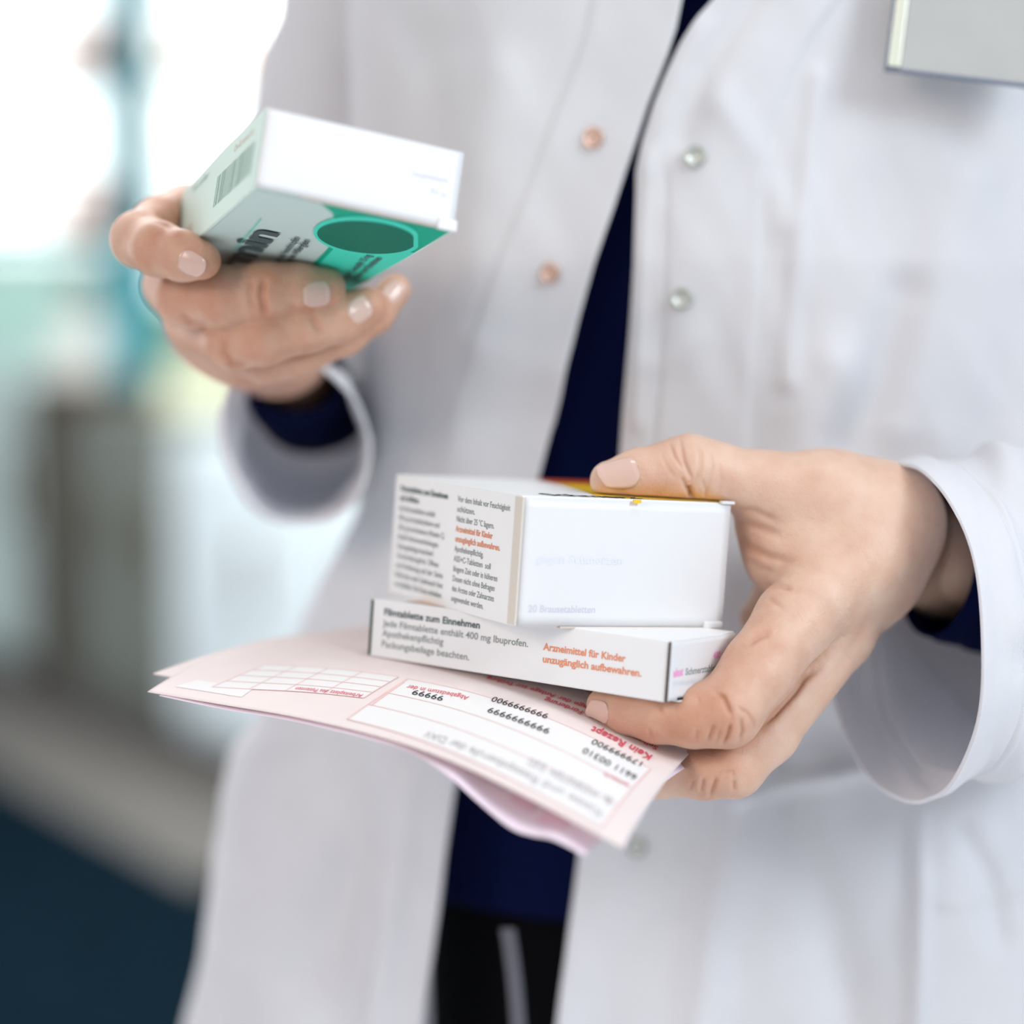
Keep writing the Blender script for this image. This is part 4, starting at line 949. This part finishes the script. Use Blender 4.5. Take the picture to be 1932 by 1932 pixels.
# shoulders cap
def coat_point(x, y):
    P2 = proj(CF); fr = front.ravel(); d = np.linalg.norm(P2 - (x, y), axis=1) + np.where(fr, 0, 1e5); i = int(np.argmin(d)); return CF[i], nrm.reshape(-1, 3)[i]
M['snap_pink'] = mat('rose_pearl_snap', (0.62, 0.42, 0.34), 0.25, 0.6, metal=0.5); M['snap_grey'] = mat('grey_pearl_snap', (0.48, 0.50, 0.46), 0.25, 0.6, metal=0.5)
M['snap_cap'] = mat('pearl_cap', (0.72, 0.66, 0.62), 0.2, 0.6)
for (x, y, m_) in ((1120, 265, 'snap_pink'), (1037, 515, 'snap_pink'), (1316, 297, 'snap_grey'), (1287, 565, 'snap_grey'), (1203, 1597, 'snap_grey')):
    c, n = coat_point(x, y); cw = Vector(to_world(c[None])[0].tolist()); nw = Vector((CAMN[:3, :3] @ n).tolist())
    mtx = Matrix.Translation(cw + nw * 0.0002) @ nw.to_track_quat('Z', 'Y').to_matrix().to_4x4()
    ring = bm_obj('snap_button', lathe([(0.0020, 0), (0.0042, 0.0), (0.0044, 0.0011), (0.0038, 0.0019), (0.0030, 0.0015), (0.0028, 0.0011)], 28), M[m_], coat, mtx, True)
# shirt and trousers behind the opening
def inner(name, y0, y1, off, m, seed, amp=0.003):
    ny, npn = 140, 160; Y = np.linspace(y0, y1, ny); ph = np.linspace(-math.pi, math.pi, npn); PHi, YI = np.meshgrid(ph, Y)
    Xc, A, B, Zc = sect(YI); A = A * 0 + np.minimum(A, .175) - off; B = B - off; 
    dsp = amp * 2 * vn((np.sin(PHi) * A) * 30 + 7, YI * 5 + 2, seed); wr = np.cos(PHi / 2) ** 2
    v = np.stack([Xc + (A + dsp * wr) * np.sin(PHi), YI, Zc - (B + dsp * wr) * np.cos(PHi)], -1).reshape(-1, 3)
    kk = (np.arange(ny - 1)[:, None] * npn + np.arange(npn - 1)[None]).ravel()
    o = link_mesh(name, to_world(v), np.stack([kk, kk + npn, kk + npn + 1, kk + 1], 1), m, person, True)
    md = o.modifiers.new('thick', 'SOLIDIFY'); md.thickness = 0.0015; md.offset = -1; return o
shirt = inner('shirt', -.33, V3(0, 1745, .955)[1], 0.010, M['navy'], 5, 0.006)
trous = inner('trousers', V3(0, 1690, .97)[1], .46, 0.016, M['black'], 6)
def tube(name, secs, m, parent, nu=60, nv=48, amp=0.0, seed=0, thick=0.0015, fold=None, u0fade=True):
    us = np.linspace(0, 1, nu) ** 1.9
    c = cr([s[0] for s in secs], us); e1 = cr([s[1] for s in secs], us); e2 = cr([s[2] for s in secs], us)
    t = np.linspace(0, 2 * math.pi, nv, endpoint=False); ct = np.cos(t); st = np.sin(t)
    ct = np.sign(ct) * np.abs(ct) ** 0.92; st = np.sign(st) * np.abs(st) ** 0.92
    v = c[:, None] + e1[:, None] * ct[None, :, None] + e2[:, None] * st[None, :, None]
    if amp:
        r = v - c[:, None]; r /= np.linalg.norm(r, axis=-1, keepdims=True); U = us[:, None] * np.ones((1, nv)); T = np.ones((nu, 1)) * t[None]
        dsp = amp * (2 * vn(U * 14 + np.cos(T) * 1.2, np.sin(T) * 1.6 + 20 + np.cos(T) * 0.8, seed) + vn(U * 30 + np.cos(T) * 3, np.sin(T) * 3 + 20, seed + 1))
        if fold is not None: dsp += fold(U, T)
        if u0fade: dsp *= np.clip(U * 12, 0.35, 1)
        v = v + r * dsp[..., None]
    i = np.arange(nu - 1)[:, None] * nv; j = np.arange(nv)[None]; j2 = (j + 1) % nv
    fcs = np.stack([i + j, i + j2, i + nv + j2, i + nv + j], -1).reshape(-1, 4)
    o = link_mesh(name, to_world(v.reshape(-1, 3)), fcs, m, parent, True)
    md = o.modifiers.new('thick', 'SOLIDIFY'); md.thickness = thick; md.offset = -1
    return o
def sec(px_, py_, d, e1, e2): return (V3(px_, py_, d), np.array(e1), np.array(e2))
# sleeve of the lower arm (image right)
def foldR(U, T):
    near_ = np.clip(np.cos(T), 0, 1)
    hem = 0.0018 / (1 + np.exp(np.clip((U - 0.112) * 900, -50, 50))) - 0.0010 * np.exp(-((U - 0.098) / 0.004) ** 2)
    f_ = -0.004 * near_ * np.exp(-((T - 0.10 - U * 0.2) / 0.10) ** 2) * np.clip(U * 8, 0, 1)
    return hem + f_
tube('sleeve', [sec(1697, 1192, .832, (.0200, 0, -.054), (.0028, .0640, 0)), sec(1800, 1172, .850, (.0190, 0, -.055), (.001, .0632, 0)), sec(1930, 1150, .878, (.019, 0, -.056), (0, .0640, 0)), sec(2060, 1130, .905, (.022, 0, -.056), (-.01, .062, 0)),
     sec(2190, 1080, .93, (.035, 0, -.050), (-.04, .045, 0)), sec(2220, 900, .95, (.06, 0.0, -.02), (-.02, .02, -.055)), sec(2190, 500, .95, (.062, 0, .0), (0, .0, -.060)), sec(2150, 0, .95, (.064, 0, 0), (0, 0, -.060)), sec(2080, -420, .97, (.066, 0.01, 0), (0, 0, -.06))],
     M['coat'], coat, 260, 150, 0.0042, 1, 0.0015, foldR)
# sleeve of the raised arm (image left)
tube('sleeve', [sec(560, 828, .925, (.0300, 0, .010), (.004, .0345, .008)), sec(566, 832, .965, (.030, 0, .006), (0, .035, .008)), sec(582, 815, 1.03, (.031, 0, .0), (0, .033, .01)), sec(598, 775, 1.09, (.035, 0, .0), (0, .026, .025)),
     sec(625, 690, 1.12, (.042, 0, 0), (0, .014, .042)), sec(655, 560, 1.12, (.049, 0, 0), (0, 0, .05)), sec(672, 250, 1.10, (.050, 0, 0), (0, 0, .05)), sec(712, 0, 1.08, (.051, 0, 0), (0, 0, .05)), sec(790, -330, 1.05, (.053, .01, 0), (0, 0, .055))],
     M['coat'], coat, 130, 90, 0.004, 3)
# knitted cuffs of the navy shirt
tube('shirt_cuff', [sec(550, 702, .958, (.0220, .002, .0), (0, .0185, -.006)), sec(558, 728, .985, (.0225, 0, .0), (0, .0205, -.006)), sec(582, 765, 1.03, (.0235, 0, .0), (0, .022, .0)), sec(600, 770, 1.085, (.026, 0, 0), (0, .021, .01))], M['navy'], shirt, 40, 48, 0.001, 2)
tube('shirt_cuff', [sec(1772, 1050, .866, (.010, 0, -.026), (-.004, .0315, 0)), sec(1850, 1070, .882, (.010, 0, -.028), (-.004, .033, 0)), sec(1960, 1090, .905, (.012, 0, -.032), (0, .036, 0)), sec(2090, 1100, .93, (.012, 0, -.034), (0, .038, 0))], M['navy'], shirt, 40, 48, 0.001, 4)
# drawstring hanging in the gap
dz = [V3(958, 1752, .925), V3(965, 1800, .927), V3(972, 1860, .93), V3(978, 1940, .932), V3(982, 2050, .935)]
tube('drawstring', [(p_, np.array((.0028, 0, 0)), np.array((0, 0, .0012))) for p_ in dz], M['cord'], trous, 30, 12, 0.0, 0, 0.0003)

# name badge pinned to the coat, top right
c, n = coat_point(1790, 60)
dB = 0.862
TLb, BLb, BRb = V3(1700, -70, dB + .002), V3(1667, 134, dB), V3(1990, 172, dB - .004)
ux = (BRb - BLb); Wb = np.linalg.norm(ux); ux /= Wb; uy = (TLb - BLb); uy -= ux * (uy @ ux); Hb = 0.052; uy /= np.linalg.norm(uy); uz = np.cross(ux, uy)
m4 = np.eye(4); m4[:3, 0] = ux; m4[:3, 1] = uy; m4[:3, 2] = uz; m4[:3, 3] = BLb; mb = CAM4 @ Matrix(m4.tolist())
sg_ = 1 if uz[2] < 0 else -1
M['badge'] = mat('badge_grey_plastic', (0.46, 0.465, 0.45), 0.25, 0.5, var=0.04, vscale=40); M['badge_edge'] = mat('badge_clear_edge', (0.68, 0.70, 0.58), 0.15, 0.6, coat=0.5)
M['badge_dark'] = mat('badge_dark_rim', (0.16, 0.20, 0.26), 0.3, 0.5)
zz = sorted((0, 0.003 * sg_))
badge = box_obj('name_badge', (0.006, 0.0006, zz[0]), (Wb, Hb, zz[1]), M['badge'], None, 0.0005, mb)
tag(badge, 'grey plastic name badge with a clear edge pinned to the coat at top right', 'badge')
zz = sorted((0.0002 * sg_, 0.0042 * sg_))
box_obj('clear_edge', (0.0010, 0.0012, zz[0]), (0.0058, Hb, zz[1]), M['badge_edge'], badge, 0.0006, mb)
box_obj('rim', (0.0, -0.0004, zz[0]), (Wb, 0.0008, zz[1] * 0.8 if sg_ > 0 else zz[1]), M['badge_dark'], badge, 0.0002, mb)
box_obj('rim', (0.0, 0.0, zz[0]), (0.0009, Hb, zz[1]), M['badge_dark'], badge, 0.0002, mb)
box_obj('clip', (0.03, Hb - 0.004, -0.006 if sg_ > 0 else 0.0), (0.05, Hb + 0.008, 0.0 if sg_ > 0 else 0.006), M['badge_dark'], badge, 0.0005, mb)
